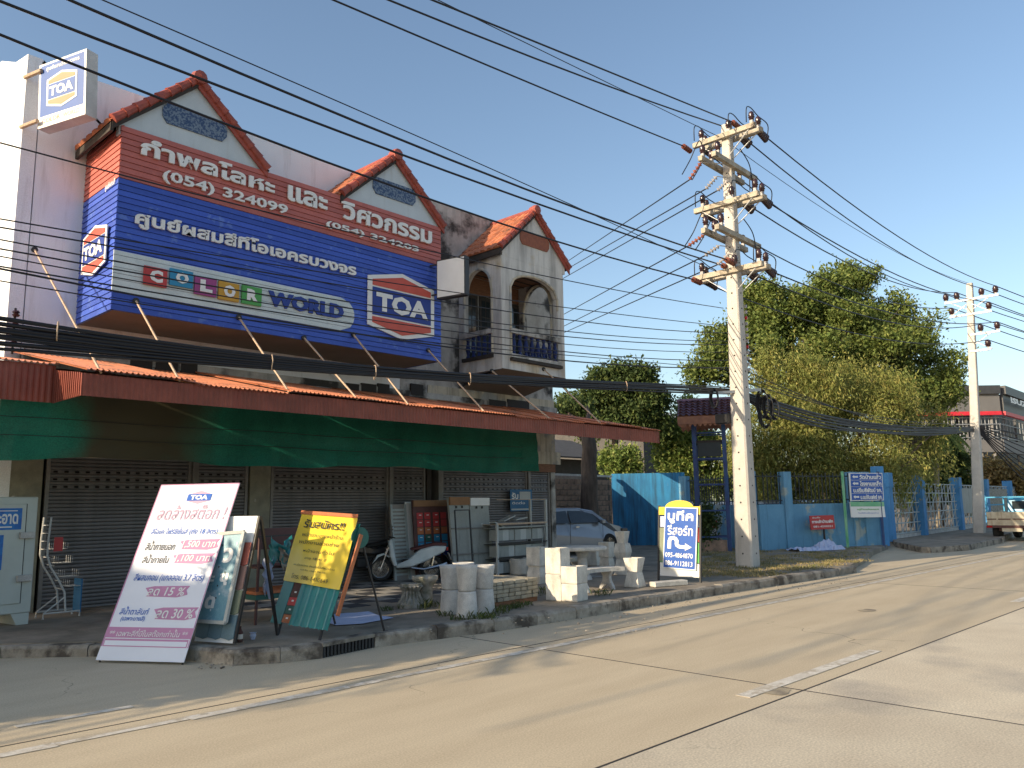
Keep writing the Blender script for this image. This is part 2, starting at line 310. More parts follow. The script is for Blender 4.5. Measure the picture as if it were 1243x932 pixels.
ins = [inset(i, .19) for i in range(len(KB))]
pave = structure(MB().prism([Vector((p.x, p.y, -.02)) for p in ins]+pv[len(KB):], (0, 0, .165)).build('pavement', 'pavement'))
kerb = structure(thing('kerb', None, None)); rk = random.Random(5)
for i in range(len(KB)-1):
    if i == 7: continue
    a, c = Vector(KB[i]), Vector(KB[i+1]); a2, c2 = ins[i], ins[i+1]; n = max(1, round((c-a).length/1.0)); zz = .125 if i < 3 else .165
    for k in range(n):
        q = [a.lerp(c, (k+.006)/n), a.lerp(c, (k+.994)/n), a2.lerp(c2, (k+.994)/n), a2.lerp(c2, (k+.006)/n)]
        top = zz+rk.uniform(-.006, .008); vs = [Vector((v.x, v.y, -.03)) for v in q]
        tq = [Vector((v.x, v.y, top)) for v in q]
        for j in (0, 1): tq[j] += (tq[3-j]-tq[j])*.16; 
        md = [Vector((q[j].x, q[j].y, top-.035+rk.uniform(-.008, .008))) for j in (0, 1)]
        bb = MB(); bb.add(vs+tq+md, [(0, 1, 9, 8), (8, 9, 5, 4), (4, 5, 6, 7), (3, 2, 1, 0), (2, 3, 7, 6), (0, 8, 4, 7, 3), (1, 2, 6, 5, 9)]); bb.build('kerb_stone', 'kerb', kerb)
# storm drain mouth set in the kerb line
dr = thing('storm_drain', 'black slotted storm drain grate set into the kerb face', 'drain', (*KB[7], 0)); a, c = Vector((*KB[7], 0)), Vector((*KB[8], 0)); a2, c2 = Vector((*ins[7], 0)), Vector((*ins[8], 0))
MB().prism([a2+Vector((0, 0, -.02)), c2+Vector((0, 0, -.02)), c2+Vector((0, 0, .10)), a2+Vector((0, 0, .10))], (c2-a2).cross(Vector((0, 0, 1))).normalized()*-.02).build('backing', 'inside_dark', dr, True)
MB().prism([a+Vector((0, 0, .125)), c+Vector((0, 0, .125)), c2+Vector((0, 0, .125)), a2+Vector((0, 0, .125))], (0, 0, .04)).build('lintel', 'kerb', dr, True)
for k in range(15):
    p = a.lerp(c, (k+.5)/15)+(a2-a)*.1; MB().beam(p, p+Vector((0, 0, .125)), .022, .03).build('bar', 'black_metal', dr, True)
# paving tiles in a chequer under the awning
for i in range(20):
    for j in range(9):
        x, y = 6.9+i*.42, 10.75+j*.42
        if y+.4 > 14.3 or (j == 0 and i % 3 == 0): continue
        MB().box(x, x+.41, y, y+.41, .140, .151+((i*5+j*3) % 4)*.0008).build('paving_tile', 'tile_light' if (i+j) % 2 else 'tile_dark', pave)
# raised island and gutter on the far side of the side lane
isl = [tuple(G(*q, 0))[:2] for q in [(1084, 655), (1092, 664), (1125, 671), (1170, 668), (1212, 659), (1225, 650)]]+[(56, 9.8), (56, 14), (33, 14)]
iso = structure(MB().prism([(x, y, -.02) for x, y in isl], (0, 0, .19)).build('traffic_island', 'pavement'))
for i in range(5):
    a, c = Vector(isl[i]), Vector(isl[i+1]); n = max(1, round((c-a).length/1.2)); d = Vector((-(c-a).y, (c-a).x)).normalized()*-.14
    for k in range(n):
        p, q = a.lerp(c, (k+.01)/n), a.lerp(c, (k+.99)/n); MB().prism([(p.x+d.x, p.y+d.y, -.02), (q.x+d.x, q.y+d.y, -.02), (q.x-d.x*.2, q.y-d.y*.2, -.02), (p.x-d.x*.2, p.y-d.y*.2, -.02)], (0, 0, .205)).build('kerb_stone', 'kerb', iso)
# ---------------------------------------------------------------- the shophouse
YW, YB, XR = 14.5, 12.95, 17.3
sh = thing('shophouse', 'two storey white shophouse with a row of roller shutters and three tiled gables', 'building', (10.5, YW, 0))
def part(b, name, m, parent=None, **k): return b.build(name, m, parent or sh, world=True, **k)
zt = [AY(*q, YW) for q in [(34, 65), (40, 68), (50, 74), (70, 83), (90, 90), (110, 95), (204, 128)]]
top_z = 9.38
pl = [(3.92, 3.0), (3.92, zt[1].z)]+[(p.x, p.z) for p in zt[2:6]]+[(5.4, top_z), (11.75, top_z), (11.75, 3.0)]
part(MB().prism([(x, YW, z) for x, z in pl], (0, .2, 0)), 'wall', 'wall_white')
part(MB().prism([(11.752, YW, 3.0), (11.752, YW, top_z), (14.2, YW, top_z-.02), (XR, YW, top_z-.05), (XR, YW, 3.0)], (0, .2, 0)), 'wall', 'wall_stained')
part(MB().prism([(3.68, YW-.004, 0), (3.68, YW-.004, 9.41), (3.68, 15.2, 9.55), (3.68, 16.13, 9.96), (3.68, 17.5, 10.2), (3.68, 18.5, 10.2), (3.68, 18.5, 0)], (.22, 0, 0)), 'side_wall', 'wall_white')
part(MB().box(XR-.2, XR-.004, YW+.2, 18.5, 0, 9.2), 'side_wall', 'wall_stained'); part(MB().box(3.9, XR-.2, 18.3, 18.5, 0, 9.2), 'rear_wall', 'wall_stained'); part(MB().box(3.9, XR-.2, YW+.2, 18.3, 8.6, 8.75), 'flat_roof', 'pavement')
part(MB().box(3.9, XR-.2, YW+.9, YW+1.0, 0, 3.2), 'inner_wall', 'inside_dark'); part(MB().box(3.9, XR-.2, YW+.2, 18.3, 3.2, 3.35), 'floor_slab', 'soffit')
part(MB().box(3.95, XR+.1, YW-.05, YW-.003, 4.28, 4.42), 'ledge', 'wall_stained')
part(MB().box(3.95, 12.0, YW-.012, YW-.002, 3.2, 4.28), 'wall_band', 'wall_blue_white')
for x0, x1 in ((155, 182), (186, 213), (217, 237), (418, 434), (437, 455), (457, 471), (497, 512), (592, 612), (614, 640)):
    z = AY((x0+x1)/2, 445 if x0 < 300 else (472 if x0 < 550 else 491), YW-.1).z; a = AY(x0, 470, YW).x; c = AY(x1, 470, YW).x
    part(MB().box(a, c, YW-.06, YW-.013, z-.14, z+.13), 'vent_block', 'inside_dark')
# pillars and lintel of the ground floor
for a, c, m in ((3.9, 4.36, 'pillar_paint'), (8.03, 8.47, 'pillar_paint'), (12.58, 12.72, 'dark_wood'), (12.95, 13.05, 'shutter_frame'), (17.12, XR, 'wall_stained')):
    part(MB().box(a, c, YW-.01, YW+.35, .1, 3.0), 'pillar', m)
part(MB().box(4.36, 17.12, YW-.002, YW+.3, 2.62, 3.0), 'lintel', 'wall_cream')
part(MB().box(15.9, 17.5, YW-.06, YW-.014, 2.82, 3.16), 'cream_beam', 'wall_cream'); part(MB().box(15.9, 17.3, YW-.03, YW-.014, 2.6, 2.82), 'brown_infill', 'wood_brown')
def shutter(x0, x1, lattice=True):
    s = part(MB().box(x0+.06, x1-.06, YW+.03, YW+.12, .10, .125), 'roller_shutter', 'shutter_frame')
    for q in (x0, x1-.06): part(MB().box(q, q+.06, YW+.02, YW+.09, .1, 2.615), 'guide_rail', 'shutter_frame', s)
    prof = [(0, 0), (-.018, .012), (-.022, .03), (-.018, .05), (0, .06)]; w = x1-x0-.12
    bm = MB(); n = 6; seg = max(4, round(w/.22))
    vs = [(i*w/seg if False else x, y, z) for x in (0, w) for y, z in prof]; bm.add(vs, [(k, k+5, k+6, k+1) for k in range(4)])
    me = bm.build('slat', 'shutter', mesh_only=True); mh = None
    bh = MB(); cells = max(6, int(w/.16)); cw = w/cells    # slat with punched slots
    def lat(sh_):
        bb = MB()
        for c in range(cells):
            x = c*cw
            for (u0, u1, zz0, zz1) in ((0, cw*.3, 0, .06), (cw*.3, cw*.7, 0, .016), (cw*.3, cw*.7, .044, .06), (cw*.7, cw, 0, .06)):
                bb.add([(x+(u0+sh_) % (cw*1.0001) if False else x+u0, -.018, zz0), (x+u1, -.018, zz0), (x+u1, -.012, zz1), (x+u0, -.012, zz1)], [(0, 1, 2, 3)])
        return bb.build('slat', 'shutter', mesh_only=True)
    ml = lat(0); z = .12; i = 0
    while z < 2.60:
        op = lattice and 1.98 < z < 2.42 and i % 2 == 0
        o = bpy.data.objects.new('slat', ml if op else me); COL.objects.link(o); o.parent = s; o.matrix_parent_inverse = Matrix.Identity(4)
        o.location = (x0+.06-10.5, .055, z); z += .0618; i += 1
for a, c in ((4.42, 6.86), (6.94, 8.0), (8.5, 11.46), (11.54, 12.56), (13.07, 16.16), (16.26, 17.1)): shutter(a, c)
for x in (6.90, 11.50, 16.21): part(MB().box(x-.035, x+.035, YW-.02, YW+.1, .1, 2.62), 'shutter_post', 'shutter_frame')
# tiled gables
def rake(pa, pb, n, parent):
    pa, pb = Vector(pa), Vector(pb); d = (pb-pa)/n; u = d.normalized()
    for k in range(n):
        a = pa+d*k; part(MB().tube([a, a+d*.35, a+d*1.12], [.088, .075, .066], 8), 'ridge_tile', 'ridge_tile', parent, smooth=False)
def gable(ax, base_z, apex_z, half, yf, yb, wallm, lx=None, rows=6, deep=6, vent='mosaic', left_tiles=True):
    g = part(MB().prism([(ax-half+.12, yf, base_z-.25), (ax-half+.12, yf, base_z+.02), (ax, yf, apex_z-.12), (ax+half-.12, yf, base_z+.02), (ax+half-.12, yf, base_z-.25)], (0, .12, 0)), 'gable', wallm)
    for sx in (-1, 1):
        e = Vector((ax+sx*(half+.01), yf-.06, base_z-.09)); t = Vector((ax, yf-.06, apex_z)); 
        dep = Vector((0, yb-yf+.06, 0)); nrm = Vector((sx*(apex_z-base_z), 0, half)).normalized()
        part(MB().prism([e-nrm*.06, t-nrm*.06, t+dep-nrm*.06, e+dep-nrm*.06], nrm*.05), 'roof_deck', 'dark_wood', g)
        part(MB().prism([e+Vector((0, -.01, -.14)), t+Vector((0, -.01, -.14)), t+Vector((0, -.01, -.02)), e+Vector((0, -.01, -.02))], (0, .04, 0)), 'barge_board', 'ridge_tile' if sx > 0 else 'dark_wood', g)
        if sx < 0:
            part(MB().beam(e+Vector((0, 0, -.1)), e+dep+Vector((0, 0, -.1)), .05, .14), 'fascia', 'dark_wood', g)
        for r in range(rows):
            for c in range(deep):
                p0 = e.lerp(t, (r-.08)/rows)+nrm*(.03+.0); p1 = e.lerp(t, (r+1)/rows)+nrm*.01
                y0, y1 = dep*(c/deep), dep*((c+1)/deep); m = (y0+y1)/2
                a, b_, c_, d_ = p0+y0, p0+y1, p1+y1, p1+y0; mm = nrm*.045
                bb = MB(); bb.add([a, a+(b_-a)*.3+mm, a+(b_-a)*.7+mm, b_, c_, d_+(c_-d_)*.7+mm, d_+(c_-d_)*.3+mm, d_, a-nrm*.02, b_-nrm*.02], [(0, 1, 6, 7), (1, 2, 5, 6), (2, 3, 4, 5), (0, 8, 9, 3, 2, 1)])
                part(bb, 'roof_tile', 'roof_tile', g)
        rake(e+Vector((0, 0, .03)), t+Vector((0, 0, .03)), 8, g)
    part(MB().lathe([(.001, -.14), (.12, -.1), (.14, 0), (.12, .12), (.001, .16)], (ax, yf-.05, apex_z+.03), 10, axis='y'), 'finial', 'ridge_tile', g)
    part(MB().tube([(ax, yf-.05, apex_z+.02), (ax, yb, apex_z+.02)], .09, 8), 'ridge_cap', 'ridge_tile', g)
    hw, hh, zc = half*.42, .185, base_z+(apex_z-base_z)*.33
    part(MB().prism([(ax+x*hw, yf-.025, zc+z*hh) for x, z in ((-1, -.4), (-.86, -1), (.86, -1), (1, -.4), (1, .4), (.86, 1), (-.86, 1), (-1, .4))], (0, .024, 0)), 'gable_vent', vent, g)
    return g
gable(5.93, 8.05, 9.22, 1.38, 13.0, YW, 'gable_paint', rows=6, deep=6)
gable(10.36, 8.05, 9.22, 1.38, 13.0, YW, 'gable_paint', rows=6, deep=6)
gable(14.92, 8.02, 9.19, 1.33, 13.0, YW, 'balcony_wall', rows=6, deep=7, vent='vent_red')
# balcony bay: pierced front and side walls under the third gable
BL, BR_, BY = 13.66, 16.04, 13.0
def arch_wall(u0, u1, z0, z1, a0, a1, spring, rise, along, fixed, th, name, m, sill):
    """wall with one arched opening; u runs along x (front) or y (side)"""
    def P(u, z, o=0): return (u, fixed+o, z) if along == 'x' else (fixed+o, u, z)
    n = 14; arc = [(a0+(a1-a0)*k/n, spring+rise*math.sqrt(max(0, 1-(2*k/n-1)**2))) for k in range(n+1)]
    b = MB()
    for o in (0, th):
        b.add([P(u0, z0, o), P(a0, z0, o), P(a0, z1, o), P(u0, z1, o)], [(0, 1, 2, 3)]); b.add([P(a1, z0, o), P(u1, z0, o), P(u1, z1, o), P(a1, z1, o)], [(0, 1, 2, 3)])
        b.add([P(a0, z0, o), P(a1, z0, o), P(a1, sill, o), P(a0, sill, o)], [(0, 1, 2, 3)])
        for k in range(n): b.add([P(*arc[k], o), P(*arc[k+1], o), P(arc[k+1][0], z1, o), P(arc[k][0], z1, o)], [(0, 1, 2, 3)])
    for k in range(n): b.add([P(*arc[k]), P(*arc[k+1]), P(*arc[k+1], th), P(*arc[k], th)], [(0, 1, 2, 3)])
    for a in (a0, a1): b.add([P(a, sill), P(a, spring), P(a, spring, th), P(a, sill, th)], [(0, 1, 2, 3)])
    b.add([P(a0, sill), P(a1, sill), P(a1, sill, th), P(a0, sill, th)], [(0, 1, 2, 3)])
    for u in (u0, u1): b.add([P(u, z0), P(u, z1), P(u, z1, th), P(u, z0, th)], [(0, 1, 2, 3)])
    b.add([P(u0, z0), P(u1, z0), P(u1, z0, th), P(u0, z0, th)], [(0, 1, 2, 3)])
    o = part(b, name, m, fix=False)
    rim = [P(x, z+.0, -.025) for x, z in arc]; part(MB().tube([P(a0, sill, -.0)]+[P(x, z, -.0) for x, z in arc]+[P(a1, spring-.3, 0)], .035, 6), 'arch_moulding', 'wall_cream', o); return o
zf = lambda px, py: AY(px, py, BY).z
arch_wall(BL, BR_, 4.95, 7.768, 13.98, 15.78, 7.02, .42, 'x', BY, .14, 'balcony_front', 'balcony_wall', 5.28)
arch_wall(BY+.14, YW, 4.95, 8.0, 13.32, 14.3, 6.95, .62, 'y', BL+.002, .14, 'balcony_side', 'balcony_wall', 5.28)
arch_wall(BY+.14, YW, 4.95, 8.0, 13.32, 14.3, 6.95, .62, 'y', BR_-.142, .14, 'balcony_side', 'wall_stained', 5.28)
part(MB().box(BL+.14, BR_-.14, BY+.14, YW, 4.95, 5.12), 'balcony_floor', 'wall_stained'); part(MB().box(BL+.14, BR_-.14, BY+.14, YW, 7.62, 7.68), 'balcony_ceiling', 'wood_brown')
for k in range(4): part(MB().box(BL+.14, BR_-.14, BY+.3+k*.32, BY+.33+k*.32, 7.60, 7.62), 'ceiling_batten', 'dark_wood')
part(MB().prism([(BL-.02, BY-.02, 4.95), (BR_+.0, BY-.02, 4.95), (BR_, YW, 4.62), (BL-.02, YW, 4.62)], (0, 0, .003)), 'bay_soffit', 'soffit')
part(MB().box(12.6, XR+.01, YW-.03, YW-.004, 3.1, 4.62), 'wall_band', 'wall_cream')
def balusters(pts, m):
    for a, c, n in pts:
        a, c = Vector(a), Vector(c)
        for k in range(n):
            p = a.lerp(c, (k+.5)/n); part(MB().lathe([(.05, 0), (.05, .05), (.028, .09), (.058, .2), (.062, .27), (.03, .42), (.05, .48), (.05, .52)], p, 8), 'baluster', m)
balusters([((13.98, BY+.02, 5.34), (15.78, BY+.02, 5.34), 8), ((BL+.03, 13.32, 5.34), (BL+.03, 14.3, 5.34), 5), ((BR_-.06, 13.32, 5.34), (BR_-.06, 14.3, 5.34), 5)], 'blue_paint')
part(MB().box(13.93, 15.83, BY-.06, BY+.1, 5.86, 5.98), 'balcony_rail', 'wall_stained'); part(MB().box(13.93, 15.83, BY-.07, BY+.10, 5.26, 5.345), 'balcony_sill', 'wall_stained')
part(MB().box(BL-.06, BL+.1, 13.28, 14.34, 5.86, 5.98), 'balcony_rail', 'wall_stained'); part(MB().box(BL-.07, BL+.1, 13.28, 14.34, 5.26, 5.345), 'balcony_sill', 'dark_wood')
part(MB().box(13.93, 15.83, BY-.10, BY-.004, 5.17, 5.24), 'drip_mould', 'dark_wood')
# doors at the back of the balcony
def sash(x0, x1, z0, z1, y, nx=2, nz=4, name='balcony_door'):
    d = part(MB().box(x0, x1, y-.03, y-.004, z0, z1), name, 'dark_wood'); w, h = (x1-x0-.14)/nx, (z1-z0-.2)/nz
    for i in range(nx):
        for j in range(nz): part(MB().box(x0+.07+i*w+.015, x0+.07+(i+1)*w-.015, y-.036, y-.031, z0+.1+j*h+.015, z0+.1+(j+1)*h-.015), 'pane', 'glass_dark', d)
for a in (13.85, 14.37, 14.95, 15.45): sash(a, a+.46, 5.12, 7.15, YW)
part(MB().box(13.8, 15.95, YW-.026, YW-.003, 7.17, 7.6), 'transom', 'wood_brown')
# blank lightbox and far paint sign
M_ = None
lb = thing('blank_lightbox', 'blank white lightbox sign projecting beside the right end of the billboard', 'sign', (12.0, 12.2, 5.8))
f0 = AY(530, 316, YB-.16); f1 = AY(530, 363, YB-.16); dirv = Vector((math.cos(math.radians(-76)), math.sin(math.radians(-76)), 0)); L = .74
zt_, zb_ = f0.z, f1.z; o0 = Vector((f0.x, f0.y, 0)); o1 = o0+dirv*L; nn = Vector((-dirv.y, dirv.x, 0))*.16
bx = MB().prism([(o0.x, o0.y, zb_), (o1.x, o1.y, zb_), (o1.x, o1.y, zt_), (o0.x, o0.y, zt_)], nn).build('casing', 'black_metal', lb, True)
e = -nn.normalized()*.006
MB().prism([Vector((*o0.lerp(o1, a)[:2], z))+e for a, z in ((.03, zb_+.03), (.97, zb_+.03), (.97, zt_-.03), (.03, zt_-.03))], e*.7).build('face_panel', 'sign_white', lb, True)
for z in (zb_+.1, zt_-.1): MB().beam(o0+Vector((0, 0, z)), (o0.x-.05, YB-.0, z), .03).build('bracket', 'black_metal', lb, True)
# projecting paint sign on the corner of the building
ps = thing('projecting_sign', 'blue and white paint shop lightbox with orange hexagon emblem projecting high on the wall corner', 'sign', (4.0, 14.0, 8.0))
c0 = AY(48.5, 80, 14.15); c0b = AY(46.3, 157, 14.15); d2 = Vector((math.cos(math.radians(-72)), math.sin(math.radians(-72)), 0))
best = min((abs(PR(c0+d2*L)[0]-105.6), L) for L in np.arange(.3, 2.5, .01)); L = best[1]
n2 = Vector((-d2.y, d2.x, 0))*.2
ps_b = MB().prism([c0b, c0b+d2*L, c0+d2*L, c0], n2).build('casing', 'white_metal', ps, True)
fc = Face(c0, c0+d2*L, c0b)
fc.rect(.0, .0, 1, 1, 'face_panel', 'sign_white', ps, .004, .004); fc.rect(.04, .03, .96, .83, 'face_print', 'panel_blue', ps, .009)
fc.text('ศูนย์ผสมสีครบวงจร', .16, .06, .86, .15, 'sign_white', ps, .012, .02)
emblem(fc, .5, .48, .64, .56, ps, th=.004, lift=.010, red='cap_orange', blue='panel_blue')
fc.rect(.06, .86, .94, .96, 'strip', 'sign_white', ps, .010); fc.text('COLOR', .10, .87, .48, .94, 'cap_orange', ps, .013, .01); fc.text('WORLD', .54, .87, .88, .94, 'ink_grey', ps, .013, .01)
for z in (c0.z-.12, c0b.z+.1): MB().tube([(c0.x-.12, 14.49, z), (c0.x, c0.y-.1, z)], .035, 8).build('bracket', 'rod_cream', ps, True)
# ---------------------------------------------------------------- billboard of ribbed panels
bb_ = thing('billboard', 'long red and blue ribbed billboard with white Thai lettering above the awning', 'billboard', (8.1, YB, 4.86))
X0, X1, Z0, Z1, ZR = 4.69, 11.66, 4.86, 7.95, 6.99
n = 31; hh = (Z1-Z0)/n
for k in range(n):
    z = Z0+k*hh; m = 'slat_red' if z > ZR-.03 else 'slat_blue'
    MB().add([(X0, YB, z), (X1, YB, z), (X1, YB+.013, z+hh*.93), (X0, YB+.013, z+hh*.93), (X0, YB+.035, z+hh), (X1, YB+.035, z+hh), (X0, YB+.05, z), (X1, YB+.05, z)], [(0, 1, 2, 3), (3, 2, 5, 4), (6, 7, 1, 0)]).build('slat', m, bb_, True)
    MB().add([(X0, YB, z), (X0, YW-.004, z), (X0+.013, YW-.004, z+hh*.93), (X0+.013, YB, z+hh*.93), (X0+.05, YB, z+hh), (X0+.05, YW-.004, z+hh), (X0+.05, YB, z), (X0+.05, YW-.004, z)], [(0, 1, 2, 3), (3, 2, 5, 4), (6, 7, 1, 0)]).build('slat', m, bb_, True)
    MB().box(X1-.02, X1, YB+.03, YW-.004, z+.004, z+hh-.004).build('slat', m, bb_, True)
MB().box(X0+.05, X1-.02, YB+.052, YW-.01, Z1-.05, Z1-.01).build('top_cover', 'soffit', bb_, True); MB().box(X0+.05, X1-.03, YB+.06, YW-.01, Z0+.01, Z0+.04).build('soffit', 'soffit', bb_, True)
bf = Face((X0, YB, Z1), (X1, YB, Z1), (X0, YB, Z0)); W_, H_ = X1-X0, Z1-Z0
def fx(p): return (p.x-X0)/W_
def fz(p): return (Z1-p.z)/H_
def bt(body, lt, rb, m='sign_white', bold=.03, th=.035, lift=.012, **k):
    a, c = AY(*lt, YB-.03), AY(*rb, YB-.03); bf.text(body, fx(a), fz(a), fx(c), fz(c), m, bb_, lift, bold, th=th, **k)
bt('กำพลโลหะ', (172, 165), (333, 236)); bt('และ', (350, 224), (397, 257)); bt('วิศวกรรม', (415, 243), (524, 297))
bt('(054) 324099', (198, 205), (349, 264), bold=.02); bt('(054) 324203', (396, 267), (508, 308), bold=.02)
bt('ศูนย์ผสมสีทีโอเอครบวงจร', (165, 253), (432, 339))
# white band with rounded end, one strip per rib
zt_b, zb_b = AY(139, 303, YB).z, AY(135, 352, YB).z; xe = AY(430, 372, YB).x; rr = (zt_b-zb_b)/2; zc = (zt_b+zb_b)/2
for k in range(n):
    za, zb2 = max(Z0+k*hh, zb_b), min(Z0+(k+1)*hh-.006, zt_b)
    if zb2-za < .02: continue
    xs = [xe-rr+math.sqrt(max(0, rr*rr-(z-zc)**2)) for z in (za, zb2)]
    MB().prism([(X0-.005, YB-.014, za), (xs[0], YB-.014, za), (xs[1], YB-.010, zb2), (X0-.005, YB-.010, zb2)], (0, .02, 0)).build('band', 'band_white', bb_, True)
for ch, lt, rb, m in (('C', (175.3, 321.8), (202, 349.5), 'sq_red'), ('O', (206.7, 325), (233.5, 350.5), 'sq_blue'), ('L', (236.8, 334), (262, 361), 'sq_purple'), ('O', (265.7, 340.5), (289.6, 367), 'sq_amber'), ('R', (294, 345.5), (317, 372), 'sq_green')):
    a, c = AY(*lt, YB-.05), AY(*rb, YB-.05); q = (fx(a), fz(a), fx(c), fz(c)); bf.rect(*q, 'letter_tile', m, bb_, .02, .04)
    w, h = q[2]-q[0], q[3]-q[1]; bf.text(ch, q[0]+w*.24, q[1]+h*.16, q[2]-w*.2, q[3]-h*.18, 'sign_white', bb_, .063, .06, th=.012)
bt('WORLD', (326, 352), (417, 388), 'logo_blue', bold=.055, th=.03, lift=.016)
a, c = AY(447, 340, YB-.04), AY(527, 408, YB-.04); emblem(bf, (fx(a)+fx(c))/2, (fz(AY(487, 333, YB))+fz(AY(489, 413, YB)))/2, fx(c)-fx(a), fz(AY(489, 413, YB))-fz(AY(487, 333, YB)), bb_, th=.03, lift=.012)
sf = Face((X0, YW, Z1), (X0, YB, Z1), (X0, YW, Z0)); a, c = AX(103, 306, X0), AX(131, 306, X0); sx0, sx1 = (YW-a.y)/(YW-YB), (YW-c.y)/(YW-YB)
zc1, zc2 = AX(117, 276, X0).z, AX(117, 334, X0).z; emblem(sf, (sx0+sx1)/2+.02, (Z1-(zc1+zc2)/2)/H_, sx1-sx0, (zc1-zc2)/H_, bb_, th=.02, lift=.03)
sf.text('ศูนย์ผสมสี', .66, .285, .93, .33, 'sign_white', bb_, .012, .02)
# ---------------------------------------------------------------- awning of corrugated sheets, hung on rods
YA, ZF0, ZF1 = 11.2, 3.22, 3.52
aw = thing('awning', 'long red corrugated metal awning over the shop front', 'awning', (10, YA, 3.2))
def corr(x0, x1, pitch, amp, f, wave=0):
    """corrugated sheet between x0 and x1; f(x, side, a) gives the point"""
    n = max(2, int((x1-x0)/pitch*4)); vs = []; 
    for i in range(n+1):
        x = x0+(x1-x0)*i/n; a = amp*(1, 1, -1, -1)[i % 4]*.5
        vs += [f(x, 0, a), f(x, 1, a)]
    return MB().add(vs, [(2*i, 2*i+2, 2*i+3, 2*i+1) for i in range(n)])
XA0, XA1 = 3.75, 17.56; ra = random.Random(2); x = XA0
while x < XA1-.01:
    x2 = min(x+.76, XA1); sag = ra.uniform(-.03, .03)
    part(corr(x, x2+.0, .075, .022, lambda X, s_, a: (X, YA+a*.5, (ZF0, ZF1)[s_])), 'fascia_sheet', 'red_sheet', aw)
    part(corr(x, x2+.02, .075, .03, lambda X, s_, a: (X, (YA-.06-sag*.5, YW-.03)[s_], (ZF1+.02+sag, 4.26+sag)[s_]+a)), 'roof_sheet', 'roof_sheet', aw)
    x = x2
part(MB().prism([(XA0, YA, ZF0), (XA0, YA, ZF1), (XA0, 12.25, ZF1+.17), (XA0, 12.25, ZF0)], (.012, 0, 0)), 'return_sheet', 'red_sheet', aw)
for k in range(14):
    y = YA+.04+k*.075; part(MB().box(XA0-.014, XA0, y, y+.03, ZF0, ZF1+.01+(y-YA)*.15), 'rib', 'red_sheet', aw)
part(MB().prism([(XA1, YA, ZF0), (XA1, YA, ZF1), (XA1, YW-.02, 4.26), (XA1, YW-.02, 3.95)], (-.012, 0, 0)), 'return_sheet', 'red_sheet', aw)
for yy, z in ((YA+.05, 3.46), (12.2, 3.66), (13.3, 3.90)): part(MB().box(XA0+.02, XA1-.02, yy, yy+.05, z-.07, z-.01), 'purlin', 'brown_steel', aw)
for xx in (4.0, 5.05, 6.83, 8.15, 9.27, 11.24, 12.9, 14.6, 17.2): part(MB().prism([(xx, YA+.03, 3.36), (xx, YA+.03, 3.42), (xx, YW-.03, 4.13), (xx, YW-.03, 4.07)], (.05, 0, 0)), 'rafter', 'brown_steel', aw)
# set-back awning continuing to the left
YL = 12.22; zl0, zl1 = ZF0+.0, AY(68, 444, YL).z
al = thing('set_back_awning', 'set-back length of red corrugated awning at the far left of the shop front', 'awning', (0, YL, 3.2)); x = -14.6
while x < XA0-.01:
    x2 = min(x+.76, XA0); sag = ra.uniform(-.01, .01)
    part(corr(x, x2, .075, .022, lambda X, s_, a: (X, YL+a*.5, (zl0, zl1)[s_])), 'fascia_sheet', 'red_sheet', al)
    part(corr(x, x2+.02, .075, .03, lambda X, s_, a: (X, (YL-.05, YW-.03)[s_], (zl1+.015+sag, zl1+.42)[s_]+a)), 'roof_sheet', 'roof_sheet', al); x = x2
# rods
for k, (t, bt_, on) in enumerate([((42, 303), (108, 450), 1), ((165, 365), (218, 461), 0), ((290, 385), (353, 475), 0), ((369, 410), (427, 484), 0), ((429, 406), (501, 492), 0), ((520, 425), (590, 500), 0), ((597, 450), (641, 505), 2), ((660, 448), (694, 513), 2)]):
    yy = (YB-.02, YW-.02, BY-.02)[on]; a = AY(*t, yy); c = AX(*bt_, a.x); c = Vector((a.x, YA+.02, ZF1+.03)) if abs(c.y-YA) < 1 else AY(*bt_, YA+.02)
    part(MB().tube([a, c], .018, 6), 'hanger_rod', 'rod_cream', aw); part(MB().lathe([(.05, -.02), (.05, .02)], a, 8, axis='y'), 'hanger_plate', 'black_metal', aw)
# shade net hanging behind the awning edge
def net(x0, x1, zb0, zb1, y, m, name, nx=60, seed=1, parent=None, bulge=.06):
    rn = random.Random(seed); ph = [rn.uniform(0, 6.28) for _ in range(6)]; nz = 12; vs = []
    for i in range(nx+1):
        X = x0+(x1-x0)*i/nx; zb = zb0+(zb1-zb0)*i/nx+.035*math.sin(X*1.3+ph[0])+.015*math.sin(X*4.1+ph[1])
        for j in range(nz+1):
            t = j/nz; z = 3.62+(zb-3.62)*t; vs.append((X, y+bulge*math.sin(X*1.9+ph[2])*t+.03*math.sin(X*5.3+ph[3]+t*2)+.012*math.sin(t*22+X), z))
    b = MB().add(vs, [(i*(nz+1)+j, (i+1)*(nz+1)+j, (i+1)*(nz+1)+j+1, i*(nz+1)+j+1) for i in range(nx) for j in range(nz)])
    return b.build(name, m, parent, world=bool(parent), smooth=True, fix=False)
YN = 12.36
nt_ = thing('shade_net', 'long dark green shade net hanging below the red awning', 'shade net', (9, YN, 2.4))
zb_ = AY(10, 558, YN).z; ze_ = AY(650, 573, YN).z; xn = AY(651, 560, YN).x; xo0, xo1 = AY(72, 530, YN).x, AY(222, 540, YN).x
nm = mat('net_cloth', (.024, .20, .135), (.016, .14, .095), scale=1.6, rough=.85, trans=.4, alpha=.95, bump=.6, bscale=90, patch=(.03, .22, .155), pthr=(.54, .74), pscale=.8, spec=.1, stretch=(1, 1, .3), grain=.3, gscale=60)
